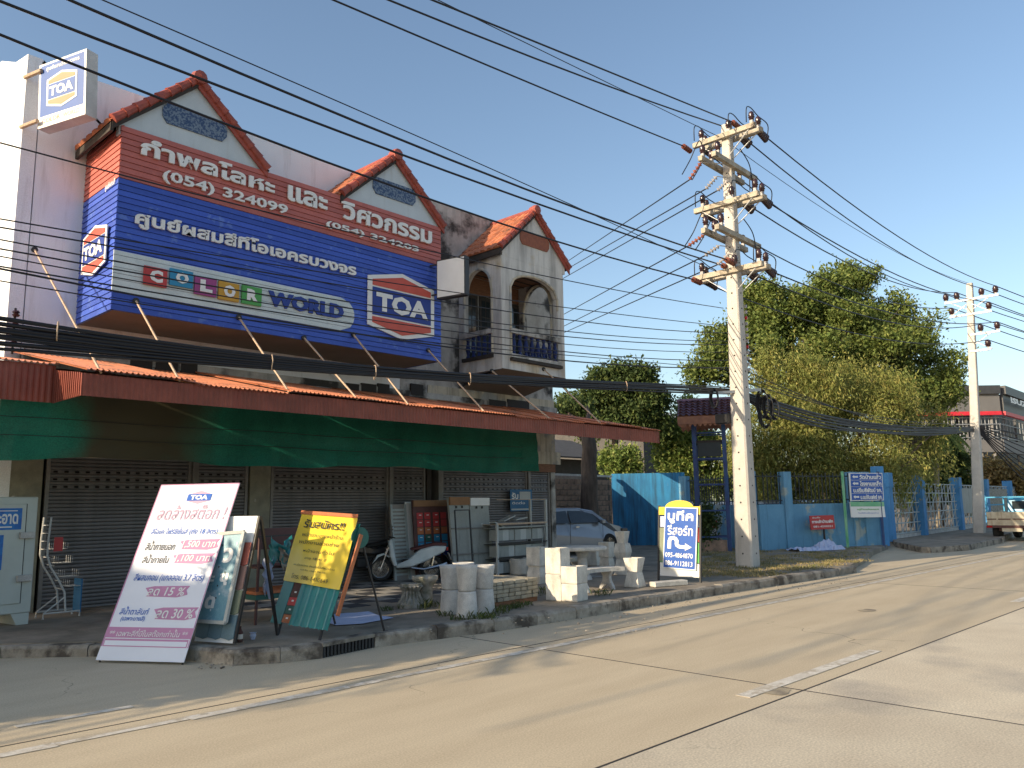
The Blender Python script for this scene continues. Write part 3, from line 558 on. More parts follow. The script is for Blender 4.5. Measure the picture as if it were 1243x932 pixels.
nt2 = nm.node_tree; ge = nt2.nodes.new('ShaderNodeNewGeometry'); sx = nt2.nodes.new('ShaderNodeSeparateXYZ'); lk(nt2, ge.outputs['Position'], sx.inputs[0]); nz_ = nt2.nodes.new('ShaderNodeTexNoise'); nz_.inputs['Scale'].default_value = 1.3; lk(nt2, ge.outputs['Position'], nz_.inputs['Vector'])
ad = nt2.nodes.new('ShaderNodeMath'); ad.operation = 'MULTIPLY_ADD'; ad.inputs[1].default_value = 1.1; lk(nt2, nz_.outputs[0], ad.inputs[0]); lk(nt2, sx.outputs[0], ad.inputs[2])
cr = nt2.nodes.new('ShaderNodeValToRGB'); mr = nt2.nodes.new('ShaderNodeMapRange'); mr.inputs[1].default_value = xo0-1; mr.inputs[2].default_value = xo1+2; lk(nt2, ad.outputs[0], mr.inputs[0]); lk(nt2, mr.outputs[0], cr.inputs[0])
e_ = cr.color_ramp.elements; e_[0].position = .3; e_[0].color = (0, 0, 0, 1); e_[1].position = .42; e_[1].color = (1, 1, 1, 1); q1 = e_.new(.66); q1.color = (1, 1, 1, 1); q2 = e_.new(.86); q2.color = (0, 0, 0, 1)
pb = nt2.nodes['Principled BSDF']; src = pb.inputs['Base Color'].links[0].from_socket; mx = nt2.nodes.new('ShaderNodeMix'); mx.data_type = 'RGBA'; lk(nt2, cr.outputs[0], mx.inputs[0]); lk(nt2, src, mx.inputs[6]); mx.inputs[7].default_value = (.075, .068, .042, 1)
for n_ in nt2.nodes:
    for s_ in n_.inputs:
        if s_.is_linked and s_.links[0].from_socket == src and n_ != mx: lk(nt2, mx.outputs[2], s_)
net(-12, xn, zb_, ze_, YN, 'net_cloth', 'netting', 260, 3, nt_, .07)
for z in (2.75, 3.0): MB().tube([(x*.5, YN-.11+.02*math.sin(x*.9), z+.01*math.sin(x)) for x in range(-24, int(xn*2))], .005, 4).build('seam_cord', 'ink_black', nt_, True)

# ---------------------------------------------------------------- added out of view at left to cast shade: a shophouse and a tree
nb_ = thing('shade_shophouse', 'plain unseen shophouse added left of the white shophouse to cast shade', 'building', (-24, 13.4, 0))
MB().box(-38, -13.2, 13.75, 19, 0, 6.9).build('wall', 'wall_cream', nb_, True); MB().box(-38.3, -12.95, 13.5, 19.2, 6.9, 7.1).build('roof', 'pavement', nb_, True)
for k in range(6): MB().box(-37+k*4, -34+k*4, 13.70, 13.745, 4.2, 5.8).build('window', 'glass_dark', nb_, True); MB().box(-37+k*4, -34+k*4, 13.69, 13.745, .1, 2.7).build('roller_shutter', 'shutter', nb_, True)
# ================================================================ things on the pavement
for n, c, k in (('cement', (.60, .585, .55), .3), ('cement_warm', (.68, .645, .57), .3), ('cement_dark', (.30, .28, .25), .3)):
    mat(n, c, tuple(v*.72 for v in c), scale=5, rough=.9, bump=.35, bscale=45, patch=tuple(v*.5 for v in c), pthr=(.6, .72), pscale=4, grain=.2, streak=k, scol=tuple(v*.45 for v in c), rand=.07)
mat('plinth_moss', (.40, .38, .34), (.18, .18, .13), scale=9, rough=.9, bump=.6)
mat('cabinet', (.52, .56, .52), (.46, .5, .46), scale=2, rough=.4, bump=0); mat('cabinet_print', (.01, .10, .40), (.02, .2, .55), scale=7, rough=.4, bump=0); mat('cloth_blue', (.50, .55, .72), (.42, .48, .65), scale=3); mat('paper', (.7, .68, .64), (.6, .58, .54), scale=6, bump=0)
mat('yellow_vinyl', (.78, .58, .05), (.70, .52, .05), scale=2, rough=.28, bump=0, spec=.6); mat('teal_sheet', (.01, .20, .20), (.01, .16, .16), rough=.3, bump=0, spec=.6); mat('teal_dark', (.02, .12, .10), rough=.5); mat('sheet_blue', (.10, .25, .33), (.16, .33, .40), scale=3, rough=.4, patch=(.3, .42, .48), pthr=(.55, .62), pscale=3)
mat('tile_coral', (.42, .12, .09), rough=.6); mat('tile_brown', (.33, .20, .17), rough=.6); mat('tile_sage', (.25, .28, .19), rough=.6); mat('tile_slate', (.15, .24, .28), rough=.6); mat('orange_trim', (.5, .16, .06), rough=.5)
mat('rubber', (.025, .025, .025), rough=.8); mat('bike_black', (.03, .03, .035), rough=.25, bump=0, coat=.5); mat('bike_white', (.62, .70, .72), rough=.25, bump=0, coat=.5); mat('chrome', (.6, .6, .6), rough=.2, metal=1, bump=0); mat('seat_maroon', (.10, .03, .03), rough=.5); mat('lamp_red', (.4, .02, .02), rough=.2, bump=0)
mat('panel_grey', (.34, .36, .34), (.28, .30, .28), scale=2, streak=.3, rough=.6); mat('panel_pale', (.50, .52, .50), (.42, .44, .42), scale=2, rough=.6); mat('cardboard', (.30, .16, .08), rough=.8); mat('louvre_white', (.42, .47, .46), rough=.6)
mat('poster_blue', (.02, .14, .30), rough=.5, bump=0); mat('green_field', (.10, .42, .09), rough=.5, bump=0)
def uv(f, px, py):
    # intersection of the sight line with the panel plane, as panel fractions
    o = np.array([0, 0, EYE]); v = _ray(px, py); n = np.array(f.n); P0 = np.array(f.P(0, 0, .06)); t = n@(P0-o)/(n@v); h = Vector(o+v*t)-f.P(0, 0, .06)
    return h.dot(f.u)/f.u.length_squared, h.dot(f.d)/f.d.length_squared
# ---- leaning price banner
q = lean_panel((116, 801), (223, 804), (198, 590), (289, 585), .03)
tb = thing('price_banner', 'tall leaning white banner with pink price list and blue emblem, at the kerb corner', 'banner', q[0])
fc = Face(q[3], q[2], q[0]); n_ = fc.n
mat('vinyl_white', (.76, .78, .84), (.72, .74, .80), scale=2, rough=.4, bump=0, spec=.5)
MB().prism([v-n_*.0 for v in q], -n_*.008).build('sheet', 'vinyl_white', tb, True)
fc.rect(.0, .0, 1, .006, 'border', 'ink_pink', tb, .002); fc.poly([(.0, .0), (.01, .0), (.016, .93), (.0, .93)], 'border', 'banner_pink', tb, .0022); fc.rect(.99, 0, 1, .93, 'border', 'banner_pink', tb, .002)
fc.rect(.0, .83, 1, .885, 'pink_band', 'banner_pink', tb, .003); fc.rect(.02, .89, .98, .93, 'pink_band', 'banner_pink', tb, .0025); fc.rect(.03, .90, .97, .925, 'pink_band', 'vinyl_white', tb, .0035)
def T(b_, x0, y0, x1, y1, m, bold=.006, sh=.12, f=fc, p=tb): f.text(b_, x0, y0, x1, y1, m, p, .006, bold, shear=sh)
emb = [(.42, .055), (.55, .03), (.68, .055), (.68, .06), (.42, .06)]
fc.poly([(.40, .068), (.55, .044), (.70, .068)], 'emblem_cap', 'ink_mauve', tb, .003); fc.poly([(.40, .108), (.55, .128), (.70, .108)], 'emblem_cap', 'ink_mauve', tb, .003)
fc.rect(.40, .066, .70, .108, 'emblem_band', 'ink_blue', tb, .0045); T('TOA', .44, .072, .66, .102, 'sign_white', .05, .0)
T('ลดล้างสต๊อก !', .10, .135, .95, .225, 'ink_mauve', .012); fc.rect(.12, .252, .97, .2535, 'rule', 'ink_grey', tb, .003)
T('สีโอเค โฟร์ซีซั่นส์ (ถัง 18 ลิตร)', 0.1, 0.2694, 0.92, 0.3206, 'ink_blue')
T('สีน้ำภายนอก', 0.1, 0.3487, 0.46, 0.4063, 'ink_black'); T('สีน้ำภายใน', 0.12, 0.4294, 0.44, 0.4806, 'ink_black'); T('สีผสมคอน (แกลลอน 3.7 ลิตร)', 0.1, 0.5394, 0.93, 0.5906, 'ink_blue')
T('สีน้ำตาลันท์', 0.08, 0.7201, 0.42, 0.7649, 'ink_blue'); T('(เฉพาะบางสี)', 0.12, 0.7715, 0.4, 0.8035, 'ink_blue', .01)
for (x0, y0, x1, y1), s_ in (((.50, .345, .98, .405), '1,500 บาท'), ((.47, .427, .97, .485), '1,100 บาท'), ((.28, .61, .80, .67), 'ลด 15 %'), ((.47, .725, .98, .79), 'ลด 30 %')):
    fc.poly([(x0, y0+.01), (x0+.1, y0), (x1, y0-.003), (x1-.03, y0+.02), (x1, y1-.015), (x1-.12, y1), (x0+.04, y1-.004), (x0+.06, y1-.02)], 'brush_mark', 'banner_pink', tb, .003)
    T(s_, x0+.04, y0+.006, x1-.04, y1-.008, 'sign_white', .014)
T('** เฉพาะสีที่มีในสต๊อกเท่านั้น **', .05, .838, .95, .878, 'sign_white', .006)
for a, h in ((.03, .5), (.97, .5)):
    p0 = fc.P(a, .99, -.02); top_ = fc.P(a, .35, -.03); MB().tube([(p0.x, p0.y, .0), p0+Vector((0, 0, .0)), top_], .012, 6).build('leg', 'black_metal', tb, True)
    MB().tube([top_, Vector((top_.x, top_.y, 0.16))+Vector((-n_.x, -n_.y, 0))*.12], .012, 6).build('rear_leg', 'black_metal', tb, True)
# ---- board of sample roof tiles behind the banner
q = lean_panel((236, 778), (283, 781), (268, 627), (313, 626), .17)
st = thing('sample_board', 'leaning board of coral, brown, green and slate sample roof tiles behind the banner', 'display board', q[0]); f2 = Face(q[3], q[2], q[0])
MB().prism(q, -f2.n*.03).build('backing', 'sign_white', st, True)
for j, m in enumerate(('tile_coral', 'tile_brown', 'tile_sage', 'tile_slate')):
    for i in range(3):
        y0 = .22+j*.19; f2.poly([(i/3+.004, y0), ((i+1)/3-.004, y0), ((i+1)/3-.004, y0+.175), ((i+.66)/3, y0+.19), ((i+.33)/3, y0+.182), (i/3+.004, y0+.175)], 'roof_tile', m, st, .005+.004*(3-j), .012)
MB().beam(f2.P(1.02, 0, -.03), Vector((*f2.P(1.02, .2, -.5)[:2], .15)), .03).build('prop_leg', 'black_metal', st, True); MB().beam(f2.P(1.02, 0, -.01), f2.P(1.02, 1, -.01), .03).build('side_rail', 'black_metal', st, True)
# ---- framed blue foil sign
cn = [uv(f2, *p) for p in ((250, 650), (299, 646), (276, 756), (226, 753))]
q = [f2.P(*cn[k], .05) for k in (3, 2, 1, 0)]
bs = thing('framed_foil_sign', 'small framed blue foil sign with white Thai letters propped against the tile board', 'sign', q[0]); f3 = Face(q[3], q[2], q[0])
for v in q: pass
MB().prism([v+f3.n*.03 for v in q], f3.n*.015).build('sheet', 'sheet_blue', bs, True)
for a, c in ((0, 1), (1, 2), (2, 3), (3, 0)): MB().beam(q[a]+f3.n*.045, q[c]+f3.n*.045, .04, .04).build('frame_bar', 'panel_pale', bs, True)
f3.text('ว', .60, .18, .85, .36, 'sign_white', bs, .05, .05); f3.text('ะ ขุ', .38, .48, .85, .62, 'sign_white', bs, .05, .04); f3.text('ด', .42, .74, .66, .88, 'sign_white', bs, .05, .05)
rn = random.Random(9)
for k in range(16):
    x, y = rn.uniform(.2, .95), rn.uniform(.05, .95); f3.poly([(x, y), (x+.04, y+.012), (x+.015, y+.035)], 'tear', 'sign_white' if k % 2 else 'ink_black', bs, .049)
# ---- teal roof sheet sample on an easel with the yellow notice
q = lean_panel((331, 756), (400, 766), (372, 640), (440, 632), .27)
te = thing('roofing_sample_stand', 'leaning easel with teal ribbed roof sheet and coloured sample chips', 'display stand', q[0]); f4 = Face(q[3], q[2], q[0])
vs = []; N_ = 60; prof = lambda t: .022*(1 if (t*5) % 1 < .38 else (1-((t*5) % 1-.38)/.12 if (t*5) % 1 < .5 else (0 if (t*5) % 1 < .88 else ((t*5) % 1-.88)/.12)))
for i in range(N_+1):
    for j in (0, 1): vs.append(f4.P(.33+.67*i/N_, j*(1.0+.004*math.sin(i)), .012+prof(i/N_)))
MB().add(vs, [(2*i, 2*i+2, 2*i+3, 2*i+1) for i in range(N_)]).build('ribbed_sheet', 'teal_sheet', te, True)
f4.rect(-.02, 0, .17, 1, 'flat_sheet', 'teal_sheet', te, .01, .015); f4.rect(.17, .0, .34, .97, 'chip_card', 'brown_steel', te, .01, .006)
for k, m in enumerate(('brown_steel', 'sq_red', 'teal_dark', 'orange_trim')):
    f4.rect(.18, .66+k*.083, .34, .735+k*.083, 'colour_chip', m, te, .02, .006); f4.rect(.24, .685+k*.083, .28, .70+k*.083, 'chip_label', 'sign_white', te, .028)
MB().beam(f4.P(1.02, .1, -.01), f4.P(1.04, .86, -.01), .02, .05).build('edge_strip', 'orange_trim', te, True)
for a in (.12, .85): MB().tube([f4.P(a, .95, -.02), Vector((*f4.P(a, 1.02, 0.0)[:2], .15))], .018, 6).build('leg', 'black_metal', te, True)
for a in (.1, .95): MB().tube([f4.P(a, .05, -.02), Vector((*f4.P(a, .2, -.55)[:2], .15))], .014, 6).build('rear_leg', 'black_metal', te, True)
MB().beam(f4.P(.1, .6, -.03), f4.P(.95, .6, -.03), .02).build('cross_bar', 'black_metal', te, True)
MB().lathe([(.001, -.01), (.13, -.01), (.13, .01), (.001, .01)], f4.P(.97, .12, -.05), 20, axis='y').build('round_plate', 'teal_dark', te, True)
qq = lean_panel((344, 704), (410, 707), (366, 624), (434, 627), .74); fy = Face(q[3], q[2], q[0])
cn = [uv(fy, *p) for p in ((366, 624), (434, 629), (411, 707), (343, 704))]
yn = thing('yellow_notice', 'shiny yellow vinyl job notice with dark Thai lettering fixed over the easel', 'notice', fy.P(*cn[3], .06)); fyy = Face(fy.P(*cn[0], .06), fy.P(*cn[1], .06), fy.P(*cn[3], .06))
rn = random.Random(4); nx, ny = 16, 18; vs = []
for j in range(ny+1):
    for i in range(nx+1):
        x, y = i/nx, j/ny; vs.append(fyy.P(x, y, -.004+.012*math.sin(x*9+y*4)*y+.014*abs(math.sin(x*6+1))*math.exp(-((y-.55)/.25)**2)*(1 if 2 < i < 14 else .3)))
MB().add(vs, [(j*(nx+1)+i, j*(nx+1)+i+1, (j+1)*(nx+1)+i+1, (j+1)*(nx+1)+i) for j in range(ny) for i in range(nx)]).build('vinyl_sheet', 'yellow_vinyl', yn, True, smooth=True, fix=False)
fyy.rect(-.01, -.055, 1.0, -.002, 'top_batten', 'orange_trim', yn, .0, .01)
for s_, (x0, y0, x1, y1) in (('รับสมัคร!!', (.12, .07, .84, .2)), ('พนักงานขายหน้าร้าน', (.14, .27, .86, .33)), ('พนักงานช่วยช่าง', (.12, .38, .82, .44)), ('หน้างานทั่วไป', (.24, .5, .78, .56)), ('อายุ 18-40 ปี', (.30, .62, .68, .67)), ('สนใจสมัคร ติดต่อได้ที่หน้าร้าน', (.14, .73, .86, .765)), ('ทุกวัน เวลา 08.00', (.28, .80, .72, .83)), ('โทร. 086-1410649', (.16, .88, .80, .95))):
    fyy.text(s_, x0, y0, x1, y1, 'ink_black', yn, .016, .012 if y1-y0 > .07 else .0, shear=.05)
# ---- cluttered trestle behind the easel
g = G(318, 768); tr = thing('clutter_trestle', 'dark cluttered trestle table hung with teal cloth behind the yellow notice', 'table', (g.x+.3, g.y+.7, .15))
fr = AY(300, 650, g.y+.9); xa, xb = fr.x, fr.x+1.2
for x in (0, 1.15):
    for y in (0, .55): MB().beam((x, y, 0), (x+.03, y, 1.18), .03).build('leg', 'brown_steel', tr)
MB().box(-.02, 1.2, -.03, .6, .40, .44).build('shelf', 'orange_trim', tr); MB().box(-.02, 1.2, -.031, .6, .33, .395).build('shelf', 'teal_dark', tr); MB().box(.05, 1.15, -.02, .58, .74, .77).build('table_top', 'brown_steel', tr)
MB().box(.25, 1.15, .50, .53, .98, 1.28).build('back_board', 'sq_red' if False else 'brown_steel', tr); MB().beam((-.05, 0, 1.18), (1.3, 0, 1.2), .02).build('top_bar', 'black_metal', tr)
def rag(parent, c, w, h, m, seed, name='cloth'):
    rn = random.Random(seed); n = 7; vs = [(c[0]+w*(i/n-.5), c[1]+rn.uniform(-.05, .05), c[2]-h*(j/n)*(1+.3*math.sin(i*1.7))+rn.uniform(-.02, .02)+.06*math.cos(i*.9)) for j in range(n+1) for i in range(n+1)]
    return MB().add(vs, [(j*(n+1)+i, j*(n+1)+i+1, (j+1)*(n+1)+i+1, (j+1)*(n+1)+i) for j in range(n) for i in range(n)]).build(name, m, parent, smooth=True, fix=False)
rag(tr, (.32, -.06, 1.12), .34, .3, 'teal_sheet', 1); rag(tr, (.48, -.1, .96), .38, .22, 'pavement', 2); rag(tr, (.70, -.09, 1.08), .22, .26, 'cloth_blue', 3, 'paper_bag'); rag(tr, (.14, -.05, .85), .14, .4, 'cloth_blue', 4)
bo = thing('brown_bottle', 'small brown glass bottle standing by the kerb below the tile board', 'bottle', G(291, 779)); MB().lathe([(.03, 0), (.035, .02), (.035, .11), (.013, .15), (.013, .18)], n=10).build('body', 'brown_steel', bo); MB().lathe([(.0355, .035), (.036, .09)], n=10).build('paper_label', 'paper', bo)
cu = thing('crushed_cup', 'crushed clear plastic cup lying beside the brown bottle', 'cup', G(307, 776)); MB().lathe([(.025, 0), (.04, .05), (.03, .07), (.045, .08)], n=7).build('wall', 'cloth_blue', cu)
# ---- blue-white sheet lying on the pavement
pts = [G(*p, .156) for p in ((402, 746), (420, 744), (450, 743), (462, 748), (478, 750), (440, 757), (408, 759), (398, 756))]
rn = random.Random(3); c_ = sum(pts, Vector())/8; vs = [c_+Vector((0, 0, .02))]; 
for r_ in (.45, .8, 1):
    for p in pts: vs.append(c_.lerp(p, r_)+Vector((0, 0, rn.uniform(.004, .03) if r_ < 1 else .003)))
fs = [(0, 1+i, 1+(i+1) % 8) for i in range(8)]+[(1+8*k+i, 9+8*k+i, 9+8*k+(i+1) % 8, 1+8*k+(i+1) % 8) for k in (0, 1) for i in range(8)]
tag(MB().add(vs, fs).build('ground_sheet', 'cloth_blue', smooth=True), 'pale blue plastic sheet lying flat on the pavement', 'plastic sheet')
# ---- water vending cabinet
vr = G(36, 757); vc = thing('water_cabinet', 'pale green water vending cabinet with a blue panel at the far left', 'vending machine', (vr.x, vr.y, .15)); H_v = height_at(vr, 47, 603)-.15
rz = math.radians(8); vc.rotation_euler = (0, 0, rz); W_v, D_v = 1.25, .62
MB().box(-W_v, 0, 0, D_v, .16, H_v).build('cabinet', 'cabinet', vc, bevel=.012)
MB().prism([(-.02-.0, -.0+.003, 0), (0-.02, .003, .158), (-.26, .003, .158), (-.18, .003, 0)], (0, D_v-.006, 0)).build('foot', 'cabinet', vc); MB().prism([(-W_v, .003, 0), (-W_v+.15, .003, 0), (-W_v+.25, .003, .158), (-W_v, .003, .158)], (0, D_v-.006, 0)).build('foot', 'cabinet', vc)
dfr = [(-W_v+.05, H_v-.09), (-.17, H_v-.09), (-.17, .3), (-W_v+.05, .3)]
MB().box(-W_v+.05, -.16, -.02, -.002, .30, H_v-.10).build('door', 'cabinet', vc, bevel=.006); MB().box(-.158, -.15, -.012, -.001, .3, H_v-.10).build('door_gap', 'inside_dark', vc)
MB().box(-.85, -.22, -.026, -.021, H_v-.46, H_v-.16).build('blue_header', 'cabinet_print', vc); MB().box(-.66, -.44, -.026, -.021, .78, H_v-.53).build('blue_strip', 'cabinet_print', vc)
v_face = Face(rootmat(vc) @ Vector((-.85, -.027, H_v-.16)), rootmat(vc) @ Vector((-.22, -.027, H_v-.16)), rootmat(vc) @ Vector((-.85, -.027, H_v-.46)))
v_face.text('สะอาด', .38, .24, .92, .74, 'sign_white', vc, .003, .03); v_face.rect(.5, .1, .9, .14, 'print_line', 'sign_white', vc, .003); v_face.rect(.35, .84, .8, .9, 'print_line', 'sign_white', vc, .003)
MB().box(-.55, -.50, -.03, -.027, 1.12, 1.22).build('icon', 'cabinet', vc); MB().box(-.64, -.59, -.03, -.027, 1.12, 1.22).build('icon', 'cabinet', vc)
for z in (1.2, .60): MB().box(-.24, -.04, -.07, -.02, z, z+.09).build('hasp', 'cement', vc, bevel=.006)
# ---- white wire display rack
g = G(52, 752); wr = thing('wire_display_rack', 'bent white tube display rack with wire baskets beside the roller shutter', 'display rack', g); hh_ = height_at(g, 54, 628)-.15
for y in (0, .32):
    MB().tube([(.02, y, hh_), (.0, y, hh_*.78), (0, y, hh_*.62), (.06, y, hh_*.5), (.17, y, hh_*.38), (.27, y, hh_*.25), (.3, y, .1), (.3, y, .08)], .014, 6).build('upright', 'white_metal', wr); MB().tube([(0, y, 0), (0, y, .08), (.5, y, .08), (.5, y, 0)], .013, 6).build('foot', 'white_metal', wr); MB().tube([(.0, y, .08), (.28, y, .3)], .011, 6).build('brace', 'white_metal', wr)
for k in range(9):
    z = hh_*(.92-.08*k); x = (.01, .0, 0, .0, .04, .10, .17, .22, .25)[k]; MB().tube([(x, 0, z), (x, .32, z)], .006, 4).build('rung', 'white_metal', wr)
for k in range(4):
    x, z = (.08, .16, .26, .34)[k], hh_*(.68, .54, .4, .3)[k]; bk = MB()
    for i in range(6): bk.tube([(x+.05*i*.8, 0.02, z), (x+.05*i*.8, .3, z)], .003, 3)
    for i in range(4): bk.tube([(x, .02+i*.09, z+.1), (x, .02+i*.09, z), (x+.2, .02+i*.09, z), (x+.2, .02+i*.09, z+.1)], .003, 3)
    tag(bk.build('wire_basket', 'white_metal', wr), kind='stuff')
MB().box(.08, .20, -.01, .0, hh_*.66, hh_*.80).build('red_tag', 'sq_red', wr); MB().box(.5, .52, 0, .3, .05, .55).build('side_card', 'poster_blue', wr)
# ---- two parked motorcycles
def motorcycle(label, loc, rz, body, seat, kind):
    m = thing('motorcycle', label, 'motorcycle', loc, rz, 'motorcycles parked by the shutters'); R_ = .29
    for x in (0, 1.22):
        w = MB(); 
        for k in range(24): pass
        ring = lambda r, t, mm, nm: MB().lathe([(r-t, -t*.8), (r, -t), (r+t*.8, -t*.4), (r+t*.9, 0), (r+t*.8, t*.4), (r, t), (r-t, t*.8), (r-t, -t*.8)], (x, 0, R_), 24, axis='y').build(nm, mm, wh)
        wh = MB().lathe([(.05, -.06), (.05, .06)], (x, 0, R_), 12, axis='y').build('wheel', 'chrome', m); ring(R_-.045, .045, 'rubber', 'tyre'); MB().lathe([(R_-.1, -.03), (R_-.085, .03), (R_-.075, .03), (R_-.075, -.03)], (x, 0, R_), 24, axis='y').build('rim', 'chrome', wh)
        sp = MB()
        for k in range(10):
            a = k*math.pi/5; sp.tube([(x+.04*math.cos(a), 0, R_+.04*math.sin(a)), (x+(R_-.08)*math.cos(a+.2), 0, R_+(R_-.08)*math.sin(a+.2))], .005, 3)
        tag(sp.build('spokes', 'chrome', wh), kind='stuff')
    for y in (-.07, .07): MB().tube([(1.22, y, R_), (1.02, y, .82), (.98, y*.7, .98)], .02, 6).build('fork', 'chrome', m)
    MB().tube([(.93, -.32, 1.02), (.99, -.18, 1.03), (.98, 0, .99), (.99, .18, 1.03), (.93, .32, 1.02)], .016, 6).build('handlebar', 'black_metal', m)
    for y in (-.22, .22):
        MB().tube([(.96, y, 1.03), (.99, y*1.15, 1.2)], .007, 5).build('mirror_stem', 'black_metal', m); MB().lathe([(.001, -.012), (.05, -.01), (.055, 0), (.05, .01), (.001, .012)], (.98, y*1.2, 1.24), 12, axis='x').build('mirror', 'chrome', m)
    if kind:   # scooter: apron, step-through floor, tail cowl
        MB().prism([(.92, -.17, .35), (1.02, -.15, .6), (1.06, -.1, .95), (.98, -.1, 1.0), (.90, -.15, .6), (.84, -.17, .36)], (0, .34, 0)).build('leg_shield', body, m, bevel=.02)
        MB().prism([(-.32, 0, .66), (-.1, 0, .56), (.2, 0, .42), (.5, 0, .32), (.86, 0, .30), (.86, 0, .38), (.55, 0, .5), (.3, 0, .72), (-.05, 0, .80), (-.36, 0, .78)], (0, .26, 0)).xf(Matrix.Translation((0, -.13, 0))).build('tail_body', body, m, bevel=.03)
        MB().prism([(1.42, 0, .42), (1.3, 0, .62), (1.15, 0, .66), (1.0, 0, .58), (1.02, 0, .55), (1.15, 0, .62), (1.28, 0, .57)], (0, .14, 0)).xf(Matrix.Translation((0, -.07, 0))).build('front_fender', body, m)
    else:
        MB().prism([(.95, 0, .92), (.75, 0, .62), (.3, 0, .55), (-.1, 0, .62), (-.3, 0, .74), (-.1, 0, .74), (.3, 0, .68), (.7, 0, .80), (.9, 0, .98)], (0, .16, 0)).xf(Matrix.Translation((0, -.08, 0))).build('frame_cowl', body, m, bevel=.02)
        MB().prism([(1.42, 0, .42), (1.3, 0, .62), (1.15, 0, .66), (1.0, 0, .58), (1.02, 0, .55), (1.15, 0, .62), (1.28, 0, .57)], (0, .12, 0)).xf(Matrix.Translation((0, -.06, 0))).build('front_fender', body, m)
    MB().prism([(-.36, 0, .78), (-.05, 0, .80), (.3, 0, .72), (.5, 0, .70), (.5, 0, .76), (.3, 0, .80), (-.1, 0, .88), (-.36, 0, .86)], (0, .24, 0)).xf(Matrix.Translation((0, -.12, 0))).build('seat', seat, m, bevel=.02)
    MB().box(.35, .72, -.1, .1, .28, .5).build('engine', 'black_metal', m, bevel=.03); MB().tube([(.5, .12, .3), (.2, .16, .26), (-.25, .16, .34), (-.35, .16, .38)], [.02, .03, .05, .045], 8).build('exhaust', 'chrome', m)
    for y in (-.1, .1): MB().tube([(0, y, R_), (-.08, y, .66)], .022, 6).build('shock', 'chrome', m)
    MB().prism([(-.3, 0, .62), (-.42, 0, .5), (-.5, 0, .36), (-.48, 0, .36), (-.4, 0, .5), (-.27, 0, .64)], (0, .16, 0)).xf(Matrix.Translation((0, -.08, 0))).build('rear_fender', 'black_metal', m)
    MB().box(-.40, -.36, -.09, .09, .68, .76).build('tail_lamp', 'lamp_red', m); MB().prism([(-.47, -.1, .46), (-.47, .1, .46), (-.41, .1, .62), (-.41, -.1, .62)], (-.006, 0, .002)).build('number_plate', 'sign_white', m); MB().lathe([(.001, .0), (.07, -.01), (.08, .02)], (1.04, 0, .92), 12, axis='x').build('headlamp', 'chrome', m)
    MB().tube([(.3, .05, .3), (.32, .2, .0)], .01, 5).build('side_stand', 'black_metal', m)
    return m
g = G(519, 703); motorcycle('pale blue and white scooter parked between the dark bike and the colour chart rack', (g.x, g.y-.12, .15), math.radians(150), 'bike_white', 'seat_maroon', 1).scale = (.9, .9, .9)
g = G(463, 704); motorcycle('black motorcycle parked against the shutter behind the easel', (g.x+.12, g.y-.05, .15), math.radians(160), 'bike_black', 'rubber', 0)
# ---- sheets and racks leaning in front of the right-hand shutters
YR = G(560, 703).y-.25
def ay(px, py, d=0.): return AY(px, py, YR+d)
def upright_panel(name, label, cat, px0, px1, pyt, pyb, m, d=0., lean=.18, th=.03, group=None):
    a, c = ay(px0, (pyt+pyb)/2, d), ay(px1, (pyt+pyb)/2, d); zt2 = ay((px0+px1)/2, pyt, d).z; t = thing(name, label, cat, (a.x, YR+d, .15), 0, group)
    MB().prism([(0, 0, 0), (c.x-a.x, 0, 0), (c.x-a.x, lean, zt2-.15), (0, lean, zt2-.15)], (0, th, 0)).build('sheet', m, t); return t, c.x-a.x, zt2-.15
t, w, h = upright_panel('louvre_door', 'pale louvred door leaning beside the white plank', 'door', 479, 498, 612, 690, 'ink_grey', 1.22)
for k in range(18): MB().box(.04, w-.04, .18*(.1+k*.05)-.03, .18*(.1+k*.05), h*(.06+k*.05), h*(.06+k*.05)+.045).build('slat', 'louvre_white', t)
for q_ in (0, w-.05): MB().prism([(q_, -.03, 0), (q_+.05, -.03, 0), (q_+.05, .15, h), (q_, .15, h)], (0, .03, 0)).build('stile', 'louvre_white', t)
upright_panel('white_plank', 'narrow white plank standing between the louvred door and colour charts', 'plank', 498, 505, 609, 690, 'sign_white', 1.2)
t, w, h = upright_panel('colour_chart_rack', 'tall brown rack of red, teal and blue colour chips behind the round planters', 'display rack', 506, 549, 607, 700, 'brown_steel', 1.0, .15, .04)
MB().box(0, w, -.03+.14, .14, h*.92, h*1.0).build('header', 'cardboard', t)
cols = ['sq_red', 'orange_trim', 'sq_blue', 'teal_dark', 'poster_blue', 'brown_steel', 'orange_trim', 'logo_blue']
for i in range(4):
    for j in range(9):
        x0, z = w*(.09, .30, .54, .76)[i], h*(.84-j*.095); m = (['sq_red', 'sq_red', 'orange_trim', 'sq_blue' if i != 1 else 'teal_dark', 'sq_blue', 'logo_blue' if i > 1 else 'orange_trim', 'ink_black', 'brown_steel', 'brown_steel'])[j]
        yy = .15*z/h; MB().prism([(x0, yy-.012, z-h*.085), (x0+w*.16, yy-.012, z-h*.085), (x0+w*.16, yy-.002, z), (x0, yy-.002, z)], (0, -.008, 0)).build('colour_chip', m, t)
        if i < 3: MB().box(x0+w*.05, x0+w*.11, yy-.03, yy-.022, z-.06, z-.045).build('chip_label', 'sign_white', t)
